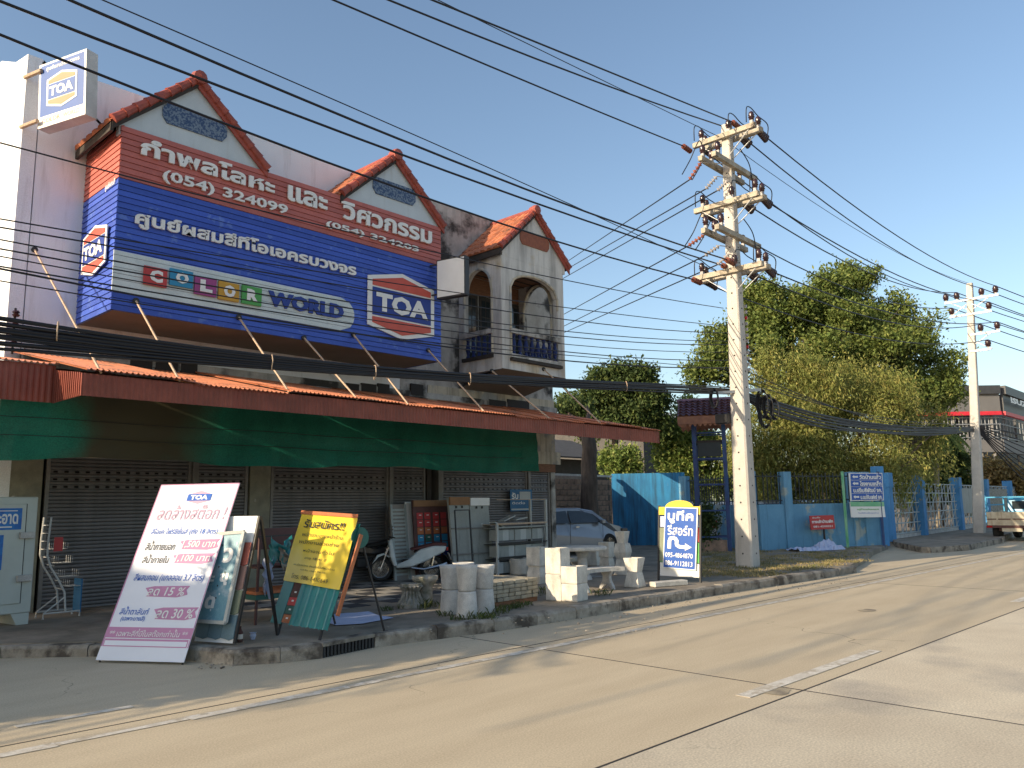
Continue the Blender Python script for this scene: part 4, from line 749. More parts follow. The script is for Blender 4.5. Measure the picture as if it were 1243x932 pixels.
for k, (a, c, y0, m, nm, lb2) in enumerate([(552, 576, 603, 'panel_grey', 'fibre_cement_sheet', 'grey fibre cement sheet leaning behind the bare black frame'), (577, 600, 604, 'panel_grey', 'fibre_cement_sheet', 'grey fibre cement sheet with a white top leaning left of the steel rack')]):
    t, w, h = upright_panel(nm, lb2, 'sheet stack', a, c, y0, 702, m, .45, .2, .06, 'leaning fibre cement sheets')
    MB().box(.0, w, .14, .19, h*.9, h*1.0).build('top_wrap', ('cardboard', 'sign_white')[k], t)
    for z in (.28, .60): MB().box(-.01, w+.01, .2*z-.035, .2*z-.012, h*z, h*z+.03).build('strap', 'shutter_frame', t)
    for x in (.3, .6): MB().box(w*x, w*x+.04, .15, .165, h*.86, h*.89).build('clip', 'ink_black', t)
a, c = ay(552, 690, .3), ay(577, 690, .3); zt2 = ay(566, 619, .3).z
fr = thing('black_frame', 'bare black steel frame leaning on the grey sheets', 'frame', (a.x, YR+.3, .15)); w = (c.x-a.x)*.85; h = zt2-.15
for p, q_ in (((0, -.12, 0), (.12, .12, h)), ((w-.08, -.12, 0), (w+.04, .12, h)), ((.12, .12, h), (w+.04, .12, h)), ((.03, -.06, .25*h), (w-.05, -.06, .25*h))): MB().beam(p, q_, .025).build('bar', 'black_metal', fr)
# steel rack with shelves of grey sheets
a, c = ay(604, 690, .1), ay(664, 690, .1); rk_ = thing('steel_rack', 'low steel rack stacked with grey sheets below the blue poster', 'rack', (a.x, YR+.1, .15)); w = c.x-a.x; h = ay(634, 634, .1).z-.15; h2 = ay(664, 606, .1).z-.15
for x in (0, w): 
    for y in (0, .5): MB().beam((x, y, 0), (x, y, h2 if x else h), .05).build('post', 'panel_pale', rk_)
for z, m in ((h, 'rod_cream'), (h*.93, 'panel_grey'), (h*.62, 'black_metal'), (h*.33, 'black_metal')): MB().box(0, w, -.03, .02, z-.03, z).build('shelf_bar', m, rk_); MB().box(0, w, .0, .5, z-.04, z-.03).build('shelf', m, rk_)
MB().beam((0, .0, h2), (w, 0, h2), .012).build('top_wire', 'rod_cream', rk_); MB().beam((w-.05, -.03, h), (w-.3, -.03, .3), .012).build('hose', 'panel_grey', rk_)
for j in range(3):
    for i in range(8): MB().box(.05+i*(w-.1)/8, .04+(i+1)*(w-.1)/8, .05+.01*(i % 3), .3, h*(.04+j*.31), h*(.25+j*.31)).build('stored_sheet', 'panel_grey' if (i+j) % 3 else 'panel_pale', rk_)
for k, (x, r_) in enumerate(((.05, .35), (.35, -.3), (.75, -.12))): MB().box(0, .4, 0, .2, 0, .025).xf(Matrix.Translation((x, .1, h+.01+.02*k)) @ Matrix.Rotation(r_, 4, 'Y')).build('loose_offcut', 'panel_pale', rk_)
# blue poster on the shutter
a, c = AY(619, 594, YW-.08), AY(646, 620, YW-.08); po = thing('blue_poster', 'blue poster with a white photo box fixed on the right-hand shutter', 'poster', (a.x, YW-.08, c.z)); pf = Face(a, (c.x, a.y, a.z), (a.x, a.y, c.z))
pf.rect(0, 0, 1, 1, 'board', 'poster_blue', po, 0, .006); pf.rect(.42, .1, .92, .46, 'photo_box', 'panel_pale', po, .01); pf.text('รับ', .06, .14, .36, .44, 'sign_white', po, .01, .03); pf.text('ติดต่อ', .08, .55, .66, .68, 'sign_white', po, .01, .01); pf.rect(0.04, .88, .96, .95, 'print_line', 'panel_pale', po, .01)
# ---- cast concrete goods for sale
def rpot(label, g, up, r=.155, h=.36, z=0., grp='round concrete planters in stacked pairs', m='cement'):
    t = thing('round_planter', label, 'planter', (g.x, g.y, .15+z), 0, grp); pr_ = [(r*.80, 0), (r*.84, .02), (r*.94, h*.75), (r, h*.86), (r*1.02, h), (r*.92, h), (r*.86, h*.9), (.001, h*.88)]
    if not up: pr_ = [(r*1.0, 0), (r*1.0, .02), (r*.93, h*.5), (r*.86, h*.92), (r*.8, h), (.001, h)]
    MB().lathe(pr_, n=20).build('pot', m, t, smooth=True); return t
pots = [((547, 745), 'left pair of the front row'), ((567, 749), 'middle pair nearest the kerb'), ((588, 743), 'right pair beside the paving blocks'), ((563, 733), 'rear pair mostly hidden behind the others')]
for (px, py), s_ in pots:
    g = G(px, py); w = (G(px+13, py)-G(px-13, py)).length/2; h = (height_at(g, px, 686 if py > 735 else 683)-.15)/2
    rpot('upturned round concrete planter, lower one of the '+s_, g, False, w, h); rpot('round concrete planter, upper one of the '+s_, g, True, w, h, h+.004)
def spot(label, g, w, h, z, kind, rz=.1, grp='square concrete planters in stacks'):
    t = thing('square_planter', label, 'planter', (g.x, g.y, .15+z), rz, grp); k = w/2*1.414
    pf_ = {'s': [(k*.94, 0), (k, .015), (k, h-.01), (k*.97, h), (k*.8, h), (k*.78, h-.04), (.001, h-.05)], 'u': [(k*.72, 0), (k*.72, .02), (k*1.02, h-.01), (k, h), (k*.86, h), (k*.8, h-.05), (.001, h-.06)], 'd': [(k*1.0, 0), (k*1.02, .02), (k*.72, h), (.001, h)], 'b': [(k*.72, 0), (k*.98, h*.42), (k*.95, h*.62), (k*.78, h), (.001, h)]}[kind]
    MB().lathe(pf_, n=4).build('pot', 'cement_warm', t); return t
for (px, py, pt, wpx, kinds, lb3) in [(653, 708, 664, 15, 'bs', 'leftmost tall stack'), (678, 728, 665, 17, 'ss', 'tall stack beside the leftmost one'), (697, 729, 687, 19, 'ss', 'shorter stack in front nearest the bench'), (737, 693, 658, 11, 'bs', 'stack behind the table left of the tallest'), (757, 697, 645, 13, 'dbu', 'tallest stack beyond the table'), (771, 712, 677, 15, 'du', 'short stack at the right end'), (722, 686, 664, 11, 'd', 'bluish single one behind the table')]:
    g = G(px, py); w = (G(px+wpx, py)-G(px-wpx, py)).length*.64; H2 = height_at(g, px, pt)-.15; hs = {1: [1], 2: [.5, .5] if kinds != 'bs' else [.48, .52], 3: [.36, .36, .28]}[len(kinds)]; z = 0
    for i, kd in enumerate(kinds):
        wk = w*(.8 if (kinds == 'dbu' and i == 2) else 1); spot(('bottom', 'second', 'top')[i if len(kinds) < 3 or i < 2 else 2]+' square concrete planter of the '+lb3 if len(kinds) > 1 else 'single squat concrete planter behind the stone table', g, wk, H2*hs[i], z, kd, .12); z += H2*hs[i]+.003
g = G(631, 697); lp = thing('log_planter', 'round concrete planter shaped like a sawn log with a knot', 'planter', g); MB().lathe([(.22, 0), (.24, .05), (.23, .2), (.26, .34), (.25, .36), (.2, .36), (.19, .3), (.001, .28)], n=22).build('trunk_pot', 'cement_warm', lp, smooth=True); MB().lathe([(.06, -.1), (.075, .0), (.04, .0), (.035, -.03)], (.10, -.24, .16), 12, axis='y').build('knot', 'cement_warm', lp)
g = G(521, 735); ur = thing('pedestal_urn', 'wide dark rimmed concrete urn standing left of the round planters', 'urn', (g.x, g.y+.1, .15)); h = height_at(g, 521, 699)-.15; MB().lathe([(.13, 0), (.135, .03), (.12, .06), (.12, h*.6), (.14, h*.68), (.19, h*.82), (.21, h*.88), (.21, h), (.18, h), (.16, h*.9), (.001, h*.86)], n=22).build('bowl', 'plinth_moss', ur, smooth=True)
g = G(499, 737); cp = thing('plaster_capital', 'small mossy fluted plaster column base on the pavement', 'column base', g); h = height_at(g, 499, 708)-.15; MB().lathe([(.22, 0), (.22, .06), (.19, .08), (.17, .12), (.12, .16), (.10, h*.72), (.14, h*.8), (.17, h*.88), (.17, h), (.001, h)], n=8).build('core', 'plinth_moss', cp)
for k in range(16):
    a = k*math.pi/8; MB().tube([(.20*math.cos(a), .20*math.sin(a), .06), (.145*math.cos(a), .145*math.sin(a), .15), (.115*math.cos(a), .115*math.sin(a), h*.7), (.18*math.cos(a), .18*math.sin(a), h*.9)], .017, 5).build('flute', 'plinth_moss', cp)
# pallet of paving blocks
g0, g1 = G(597, 738), G(655, 729); pb_ = thing('block_pallet', 'low square pile of grey paving blocks beside the round planters', 'block pile', (g0.x, g0.y+.02, .15), math.atan2(g1.y-g0.y, g1.x-g0.x)); L = (g1-g0).length; hb = .062
bme = MB().box(0, L/8-.012, 0, .19, 0, hb-.006).build('paving_block', 'cement_dark', mesh_only=True, bevel=.006)
mat('cement_block', (.42, .38, .29), (.28, .25, .19), scale=5, rough=.95, bump=.5, rand=.2); bme.materials.clear(); bme.materials.append(M['cement_block'])
rn = random.Random(8)
MB().box(0, L, .03, .95, 0, .07).build('pallet', 'wood_brown', pb_)
for lv in range(5):
    for i in range(8):
        for j in range(5 if lv == 4 else 1):
            o = put('paving_block', bme, pb_); o.location = (i*L/8+rn.uniform(-.008, .008), j*.2+rn.uniform(-.015, .01), .07+lv*hb); o.rotation_euler = (0, 0, rn.uniform(-.03, .03))
    for j in range(1, 5):
        if lv < 4:
            for i in (0, 7):
                o = put('paving_block', bme, pb_); o.location = (i*L/8+rn.uniform(-.008, .008), j*.2+rn.uniform(-.015, .01), .07+lv*hb)
for lv in range(2):
    for i in range(4):
        for j in range(2):
            o = put('paving_block', bme, pb_); o.location = (i*L/8+rn.uniform(-.02, .02), .55+j*.2+rn.uniform(-.015, .01), .07+(5+lv)*hb); o.rotation_euler = (0, 0, rn.uniform(-.1, .1))
# stone table and two benches
def bench(label, g, rz, L, W, H, curve):
    t = thing('stone_bench', label, 'bench', g, rz, 'curved stone benches round the table'); n = 12
    inn = [(-L/2+L*k/n, -W/2+curve*math.sin(math.pi*k/n)) for k in range(n+1)]; outr = [(x, y+W) for x, y in inn][::-1]
    MB().prism([(x, y, H-.07) for x, y in inn+outr], (0, 0, .07)).build('seat', 'cement_warm', t)
    for x in (-L*.3, L*.3):
        pr_ = [(-.17, 0), (-.12, 0), (-.07, .05), (0, .09), (.07, .05), (.12, 0), (.17, 0), (.16, .05), (.09, .16), (.08, H*.6), (.14, H-.073), (-.14, H-.073), (-.08, H*.6), (-.09, .16), (-.16, .05)]
        MB().prism([(x-.03, y*W*3.1+curve*.6, z) for y, z in pr_], (.07, 0, 0)).build('leg', 'cement', t, bevel=.006)
    return t
g = G(731, 718); bench('curved white stone bench in front of the table', (g.x+.05, g.y+.12, .15), -.06, 1.15, .32, .40, .14)
g = G(722, 706); tb_ = thing('stone_table', 'low round concrete table between the two stone benches', 'table', (g.x+.25, g.y+.5, .15)); MB().lathe([(.5, .60), (.52, .62), (.52, .66), (.5, .68), (.001, .68)], n=28).build('table_top', 'cement_warm', tb_); MB().lathe([(.2, 0), (.19, .05), (.11, .15), (.10, .45), (.16, .597)], n=16).build('pedestal', 'cement', tb_)
bench('curved stone bench in the shade on the far side of the table', (g.x+.55, g.y+1.25, .15), math.pi, 1.1, .32, .40, .12)
# broken slab by the resort sign
g = G(810, 712); cs = MB().prism([(0, 0, 0), (.75, -.25, 0), (.85, -.05, 0), (.1, .2, 0)], (0, 0, .09)).build('broken_slab', 'cement_warm', bevel=.01); cs.location = (g.x-.25, g.y+.1, .15); tag(cs, 'flat piece of broken concrete lying at the foot of the resort sign', 'concrete slab')
# ---- resort A-board
q = lean_panel((798, 701), (851, 704), (797, 613), (852, 613), .2)
rs = thing('resort_board', 'blue and white resort sign board with yellow arched frame beside the street', 'sign', q[0]); fr_ = Face(q[3], q[2], q[0])
for x in (0.02, .98): MB().beam(fr_.P(x, 0, -.03), Vector((*fr_.P(x, 1.08, -.02)[:2], .14)), .035).build('post', 'black_metal', rs, True)
fr_.rect(.02, .02, .98, .13, 'top_panel', 'yellow_vinyl', rs, -.02, .01)
fr_.poly([(.2, .03)]+[(.5-.33*math.cos(math.pi*k/12), .03-.10*math.sin(math.pi*k/12)) for k in range(13)]+[(.8, .03)], 'arch_top', 'yellow_vinyl', rs, -.02, .01)
for i, (y0, y1, m) in enumerate(((.15, .3, 'cloth_blue'), (.31, .5, 'tile_sage'), (.51, .78, 'green_field'), (.79, .97, 'sign_white'))): fr_.rect(.05, y0, .95, y1, 'back_panel', m if i != 1 else 'sq_red', rs, -.025, .006)
fr_.rect(.04, .31, .5, .77, 'back_panel', 'tile_sage', rs, -.018, .004)
cn = [uv(fr_, *p) for p in ((806, 615), (846, 616), (845, 691), (803, 689))]
fp = Face(fr_.P(*cn[0], .01), fr_.P(*cn[1], .01), fr_.P(*cn[3], .01)); mat('resort_blue', (.02, .10, .42), (.018, .09, .38), rough=.35, bump=0)
fp.rect(0, 0, 1, 1, 'face_panel', 'sign_white', rs, 0, .012); fp.rect(.03, .015, .97, .985, 'face_print', 'resort_blue', rs, .014)
fp.text('บูทีค', .10, .05, .88, .27, 'sign_white', rs, .018, .03); fp.text('รีสอร์ท', .10, .29, .88, .46, 'sign_white', rs, .018, .02); fp.text('095-4864870', .07, .74, .90, .82, 'sign_white', rs, .018, .012); fp.text('086-9112813', .07, .87, .90, .95, 'sign_white', rs, .018, .012)
arr = [(.13, .68), (.13, .55), (.17, .49), (.28, .475), (.40, .49), (.46, .54), (.46, .60), (.52, .615), (.66, .615), (.66, .58), (.86, .64), (.66, .70), (.66, .67), (.48, .67), (.38, .64), (.35, .60), (.35, .56), (.32, .535), (.27, .53), (.24, .55), (.24, .68)]
bA = MB(); vv = [fp.P(x, y, .018) for x, y in arr]
import mathutils.geometry as mg
tri = mg.tessellate_polygon([[Vector((x, y, 0)) for x, y in arr]]); bA.add(vv, tri).build('arrow', 'sign_white', rs, True)
# ---- grass tufts
def tufts(name, spots, m, seed, n=40, h=.1, spread=.15):
    rn = np.random.default_rng(seed); vs = []; fs = []
    for (x, y, z, s_) in spots:
        for k in range(n):
            a = rn.uniform(0, 6.28); r = spread*s_*math.sqrt(rn.uniform()); bx_, by_ = x+r*math.cos(a), y+r*math.sin(a); hh = h*s_*rn.uniform(.4, 1.1); l = rn.uniform(0, 6.28); lx, ly = math.cos(l), math.sin(l); w = .006; o = len(vs)
            vs += [(bx_-ly*w, by_+lx*w, z), (bx_+ly*w, by_-lx*w, z), (bx_+lx*hh*.3+ly*w*.7, by_+ly*hh*.3-lx*w*.7, z+hh*.7), (bx_+lx*hh*.7, by_+ly*hh*.7, z+hh)]; fs += [(o, o+1, o+2), (o, o+2, o+3)]
    return tag(MB().add(vs, fs).build(name, m, fix=False), kind='stuff')
mat('weed', (.06, .10, .025), (.11, .12, .04), scale=8, rough=.8, trans=.3, bump=0); mat('dry_grass', (.50, .38, .17), (.30, .24, .11), scale=3, rough=.9, trans=.2, bump=0); mat('lawn_mix', (.16, .17, .06), (.28, .23, .11), scale=1.5, rough=.9, trans=.2, bump=0)
sp = [(*G(px, py)[:2], .15, random.uniform(.6, 1.5)) for px, py in [(540, 747), (556, 752), (580, 752), (598, 748), (604, 744), (612, 741), (622, 738), (630, 737), (640, 734), (505, 737), (490, 738), (470, 741), (592, 752), (650, 722), (662, 716), (700, 722), (730, 722), (520, 738)]]
tag(tufts('weeds', sp, 'weed', 1), 'small green weeds growing between the concrete planters', 'weeds')
# ================================================================ utility poles and their lines
mat('pole_concrete', (.56, .53, .48), (.47, .44, .40), scale=3, streak=.25, scol=(.3, .27, .22), rough=.9, bump=.2, sscale=.6); mat('crossarm', (.50, .45, .36), (.30, .26, .20), scale=5, rough=.9, bump=.3, patch=(.12, .1, .08), pthr=(.58, .66), pscale=4)
mat('porcelain', (.045, .02, .025), rough=.25, spec=.6, bump=0); mat('insulator_brown', (.30, .10, .06), (.2, .06, .04), rough=.3, bump=0); mat('insulator_grey', (.35, .33, .33), rough=.4, bump=0); mat('brace_white', (.75, .75, .75), rough=.4, bump=0); mat('cable_black', (.012, .012, .016), rough=.5, bump=0)
g = G(908, 690, .1); PX, PY = g.x, g.y
up = thing('utility_pole', 'tall tapered concrete power pole with six stacked crossarms by the kerb', 'utility pole', (PX, PY, .1))
topP = AY(882, 152, PY); base = Vector((PX, PY, .0)); ax_ = (topP-base)
def on_pole(py, top=topP, bs_=base):
    lo, hi = 0., 1.05
    for _ in range(40):
        m = (lo+hi)/2
        if PR(bs_.lerp(top, m))[1] > py: lo = m
        else: hi = m
    return bs_.lerp(top, lo)
def pole_body(t, base, top, w0, w1, name='shaft'):
    b = MB(); vs = []
    for p, w in ((base-Vector((0, 0, .1)), w0), (top, w1)):
        for x, y in ((-1, -.8), (-.8, -1), (.8, -1), (1, -.8), (1, .8), (.8, 1), (-.8, 1), (-1, .8)): vs.append(p+Vector((x*w/2, y*w/2, 0)))
    b.add(vs, [tuple(range(8)), tuple(range(15, 7, -1))]+[(k, (k+1) % 8, 8+(k+1) % 8, 8+k) for k in range(8)]); return b.build(name, 'pole_concrete', t, True)
pole_body(up, base, topP, .46, .22)
for k in range(26):
    p = base.lerp(topP, .04+k*.035); w = .46-(.24)*(.04+k*.035)
    MB().lathe([(.022, -.004), (.022, .0)], (p.x-w/2-.002, p.y, p.z), 8, axis='x').build('bolt_hole', 'inside_dark', up, True); MB().lathe([(.022, -.004), (.022, .0)], (p.x+.02, p.y-w/2-.002, p.z), 8, axis='y').build('bolt_hole', 'inside_dark', up, True)
def pin(p, h=.22, parent=up, r=.085):
    MB().lathe([(.03, 0), (r*.75, .02), (r*.7, h*.3), (r, h*.35), (r*.75, h*.5), (r*.98, h*.6), (r*.7, h*.75), (r*.8, h*.85), (r*.4, h), (.001, h)], p, 10).build('pin_insulator', 'porcelain', parent, True, smooth=True); MB().box(p[0]-.04, p[0]+.04, p[1]-.04, p[1]+.04, p[2]-.12, p[2]).build('insulator_base', 'insulator_grey', parent, True)
def strain(a, b_, m='insulator_brown', parent=up, r=.075):
    a, b_ = Vector(a), Vector(b_); d = (b_-a); n = 5; pts, rs = [], []
    for k in range(n):
        for u, rr in ((.05, .25), (.3, 1), (.5, 1), (.75, .3)): pts.append(a+d*((k+u)/n)); rs.append(r*rr)
    MB().tube([a]+pts+[b_], [.02]+rs+[.02], 9).build('strain_insulator', m, parent, True, smooth=True)
def P3(px, py, y=None): return AY(px, py, PY if y is None else y)
arms = {}
def arm(name, a, c, off):
    """double crossarm; a, c photo points of the two ends; off = spacing vector"""
    A, C_ = a, c
    for o in (-off, off): MB().beam(A+o, C_+o, .12, .13).build('crossarm', 'crossarm', up, True)
Yv = Vector((0, 1, 0)); Xv = Vector((1, 0, 0))
# arms across the road (along y) at three levels, and arms along the street (x) between them
def yarm(pyl, pxl, pxr, pyr, py0):
    c = on_pole(py0); return AX(pxl, pyl, c.x), AX(pxr, pyr, c.x)
lv = [((848, 182), (917, 153), 168), ((848, 262), (925, 234), 248), ((847, 341), (930, 321), 331)]
ya = []
for (a, c, p0) in lv:
    ctr = on_pole(p0); A, C_ = AX(*a, ctr.x), AX(*c, ctr.x); zc_ = (A.z+C_.z)/2; A.z = C_.z = zc_; A.y = max(min(A.y, PY+1.35), PY+.9); C_.y = min(max(C_.y, PY-1.5), PY-.9); ya.append((A, C_, ctr)); arm('y', A, C_, Xv*.19)
    for sy, e in ((1, A), (-1, C_)):
        for sx in (-.2, .2): MB().beam((ctr.x+sx, ctr.y+sy*.72, zc_-.06), (ctr.x+sx*.6, ctr.y+sy*.1, zc_-.55), .035, .01).build('brace', 'brace_white', up, True)
xa = []
for (a, c, p0) in [((862, 195), (915, 222), 205), ((862, 275), (915, 299), 290)]:
    ctr = on_pole(p0); z = ctr.z; A = Vector((ctr.x-1.15, ctr.y, z)); C_ = Vector((ctr.x+1.15, ctr.y, z)); xa.append((A, C_, ctr)); arm('x', A, C_, Yv*.19)
# ---- lines
def hang(pts, n=22, sag=.0):
    """smooth line through measured points (quadratic pieces by arc parameter)"""
    pts = [Vector(p) for p in pts]; out = []
    if len(pts) == 2:
        a, c = pts
        for k in range(n+1):
            t = k/n; p = a.lerp(c, t); p.z -= sag*4*t*(1-t); out.append(p)
        return out
    for i in range(len(pts)-1):
        p0 = pts[max(i-1, 0)]; p1, p2 = pts[i], pts[i+1]; p3 = pts[min(i+2, len(pts)-1)]
        for k in range(n if i == len(pts)-2 else n):
            t = k/n; out.append(.5*((2*p1)+(p2-p0)*t+(2*p0-5*p1+4*p2-p3)*t*t+(3*p1-p0-3*p2+p3)*t*t*t))
    return out+[pts[-1]]
def planar(pp, y, x_to=None, deg=2, n=18):
    """sagging line in the street-parallel plane y: smooth curve through the measured photo points, carried on to x_to"""
    P_ = [AY(*p, y) for p in pp]; xs = [p.x for p in P_]; zs = [p.z for p in P_]; deg = min(deg, len(P_)-1); co = np.polyfit(xs, zs, deg); x0 = min(xs) if x_to is None else x_to; e = zs[-1]-np.polyval(co, xs[-1])
    return [Vector((x, y, float(np.polyval(co, x))+e)) for x in np.linspace(x0, xs[-1], n)]
def line(label, pts, r, group, m='cable_black', sag=0, name='power_line', n=14):
    o = MB().tube(hang(pts, n, sag) if len(pts) < 8 else pts, r, 5).build(name, m, fix=False, smooth=True); return tag(o, label, 'cable', group)
def ext(a, c, x):  # straight continuation of the line a->c to a given x
    t = (x-a.x)/(c.x-a.x); return a.lerp(c, t)
# heavy conductors that come from the left, measured where they cross the picture
top_lines = [('nearest the far end of the topmost crossarm', [(405, 0), (620, 91), (829, 177)], 1.35), ('second of the thick wires landing on the topmost crossarm', [(472, 0), (650, 71), (880, 154)], .15), ('highest thick wire landing on the topmost crossarm', [(525, 0), (690, 67), (889, 148)], -.25)]
for lab, pp, dy in top_lines:
    pts = planar(pp, PY+dy*.8, -14)
    line('black wire, '+lab, pts, .018, 'thick power lines above the street'); strain(pts[-1], pts[-1]+Vector((.42, 0, -.03)))
line('thin earth wire below the topmost thick wires', planar([(532, 0), (700, 82), (873, 166)], PY, -14), .009, 'thin earth wires', name='earth_wire')
low_lines = [('middle of the three thick wires crossing above the gables', [(0, 1), (320, 125), (500, 192), (620, 236), (740, 277), (877, 322)], .2), ('lowest of the three thick wires crossing the gables', [(0, 42), (320, 167), (620, 276), (740, 311), (841, 339)], 1.1), ('upper of the three thick wires crossing above the gables', [(84, 0), (320, 100), (437.7, 150), (620, 223), (740, 267), (882, 315)], -.25)]
for lab, pp, dy in low_lines:
    pts = planar(pp, PY+dy*.8, -14)
    line('black wire, '+lab, pts, .019, 'thick power lines above the street'); strain(pts[-1], pts[-1]+Vector((.42, 0, -.02)))
line('thin earth wire high above the gables', planar([(140, 0), (320, 82), (500, 163), (650, 228), (760, 272), (870, 330)], PY, -14), .009, 'thin earth wires', name='earth_wire')
# wires that run back from the pole, away behind the shophouse
back = [((689, 317), (837, 218)), ((689, 326), (857, 229)), ((685, 337), (871, 231)), ((685, 381), (836, 298)), ((686, 395), (856, 310)), ((686, 403), (871, 321))]
for k, (a, c) in enumerate(back):
    e = AX(*c, PX-1.0+.12*k); dx = (0.0); s_ = AY(*a, 24.5)
    d = s_-e; far = e+d*1.5; line('black wire running back from the pole behind the balcony, '+('first', 'second', 'third', 'fourth', 'fifth', 'sixth')[k]+' from above', [e, s_, far], .018, 'power lines running back past the balcony')
    st_ = AX(*((851, 197), (870, 214), (884, 219), (855, 285), (873, 298), (885, 308))[k], e.x); strain(e, st_, 'insulator_brown' if k % 3 == 0 else 'insulator_grey', r=.06)
    MB().tube([st_, on_pole(PR(st_)[1]+2)], .012, 5).build('tie_rod', 'steel', up, True)
# loose telephone lines across the billboard
loose = [([(0, 173), (160, 216), (346, 264), (537, 307), (740, 351), (878, 374)], .010), ([(0, 266), (320, 317), (620, 366), (760, 381), (884, 396)], .009), ([(0, 276), (330, 330), (620, 380), (780, 397), (886, 404)], .010), ([(0, 291), (300, 345), (620, 395), (770, 409), (888, 414)], .009), ([(0, 302), (320, 358), (620, 401), (780, 416), (888, 418)], .010), ([(0, 311), (300, 365), (600, 408), (760, 424), (890, 427)], .008), ([(0, 323), (320, 379), (620, 418), (780, 436), (892, 437)], .010), ([(0, 328), (140, 351), (420, 405), (640, 432), (780, 445), (893, 446)], .013), ([(0, 341), (300, 388), (620, 425), (892, 450)], .008)]
word = ('first', 'second', 'third', 'fourth', 'fifth', 'sixth', 'seventh', 'eighth', 'ninth')
for k, (pp, r) in enumerate(loose):
    pts = planar(pp, PY+.25, -9, 3, 26)
    line(word[k]+' loose telephone line from the top, strung across the billboard', pts, r, 'loose telephone lines across the billboard', name='telephone_line')
# thick bundle above the awning
rn = random.Random(21)
cores = []
for k in range(13):
    o = rn.uniform(-1, 1); o2 = rn.uniform(-1, 1)
    tl = 385+k*3.1; base_y = [(0, tl), (160, 411+k*1.7), (330, 433+k*1.3), (480, 448+k*1.0), (640, 457+k*.7), (780, 467+k*.6), (905, 474+k*.35)]
    pts = planar([(px, py+rn.uniform(-2.6, 2.6)) for px, py in base_y], PY+.28, -9, 3, 26)
    line('black telephone cable in the thick drooping bundle above the awning', pts, (.02, .014, .024, .011)[k % 4], 'bundled telephone cables above the awning', name='telephone_cable')
for k in range(5):
    xx = (70, 330, 455, 570, 760)[k]; yy = (402, 440, 452, 460, 469)[k]; p = AY(xx, yy, PY+.26); b = MB(); pts = [p+Vector((0, rn.uniform(-.01, .01), .11*math.cos(a))) + Vector((.02*math.sin(a), .05*math.sin(a), 0)) for a in np.linspace(0, 6.28, 10)]
    tag(b.tube(pts, .008, 5).build('cable_tie', 'rod_cream', smooth=True), 'pale binding loop wrapped round the thick cable bundle', 'cable tie', 'binding loops on the cable bundle')
# far pole
g2 = G(1189, 646, .19); fp0 = Vector((g2.x, g2.y, .15)); fpt = AY(1177, 344, g2.y)
f_p = thing('utility_pole', 'slimmer distant concrete pole with white steel arms beside the blue gate', 'utility pole', (g2.x, g2.y, .15)); pole_body(f_p, fp0, fpt, .44, .26)
tips = []
for (py, pyl, xs) in ((364, 367, (1150, 1163, 1193, 1210)), (382, 384, (1157, 1202)), (407, 405, (1192, 1212)), (427, 427, (1201,))):
    c = on_pole(py, fpt, fp0); pr_ = [AX(x_, py-(x_-1181)*.19, c.x) for x_ in xs]
    e0 = AX(min(xs[0], 1181)-2, py-(min(xs[0], 1181)-1181)*.19, c.x); e1 = AX(xs[-1]+3, py-(xs[-1]-1181)*.19, c.x); e0.z = e1.z = c.z
    MB().beam(e0-Xv*.16, e1-Xv*.16, .09, .09).build('steel_arm', 'brace_white', f_p, True)
    for s_ in (-1, 1):
        if s_ > 0 and min(xs) > 1181: continue
        MB().beam((c.x-.17, c.y+s_*.9, c.z), (c.x-.17, c.y+s_*.12, c.z-.5 if py in (382, 427) and 0 else c.z+(-.5 if py in (364, 407) else .5)), .05, .03).build('brace', 'brace_white', f_p, True)
    for p in pr_:
        p = Vector((c.x-.16, p.y, c.z+.12)); pin(p, .34, f_p, .15); tips.append(p+Vector((0, 0, .34)))
# spans from the near pole to the far pole and on out of the picture
A0, A1, A2 = ya; near_pts = []
for (A, C_, ctr), off in ((A0, 0), (A1, 0), (A2, 0)):
    for y in (C_.y+.08, C_.y+.55): near_pts.append(Vector((ctr.x+.65, y, ctr.z-.05)))
    near_pts.append(Vector((ctr.x+.65, A.y-.1, ctr.z-.05)))
pair = [(0, 3), (1, 2), (2, 0), (3, 5), (4, 1), (5, 4), (6, 7), (7, 6), (8, 8)]
for k, (a, c) in enumerate(pair):
    if c >= len(tips): continue
    line(word[k]+' wire of the span from the tall pole to the distant pole', [near_pts[a], tips[c]], .019, 'power lines between the two poles', sag=.55+.1*(k % 3))
    strain(near_pts[a]-Vector((.45, 0, -.04)), near_pts[a], 'porcelain')
for k, t_ in enumerate(tips):
    q_ = t_+Vector((34, -10.5, -.6)); line(word[k % 9]+' wire leaving the distant pole to the right', [t_, q_], .022, 'power lines beyond the distant pole', sag=.9)
line('thin earth wire from the tall pole to the top of the distant pole', [Vector((A0[2].x, A0[2].y, A0[2].z-.1)), fpt], .009, 'thin earth wires', sag=.5, name='earth_wire')
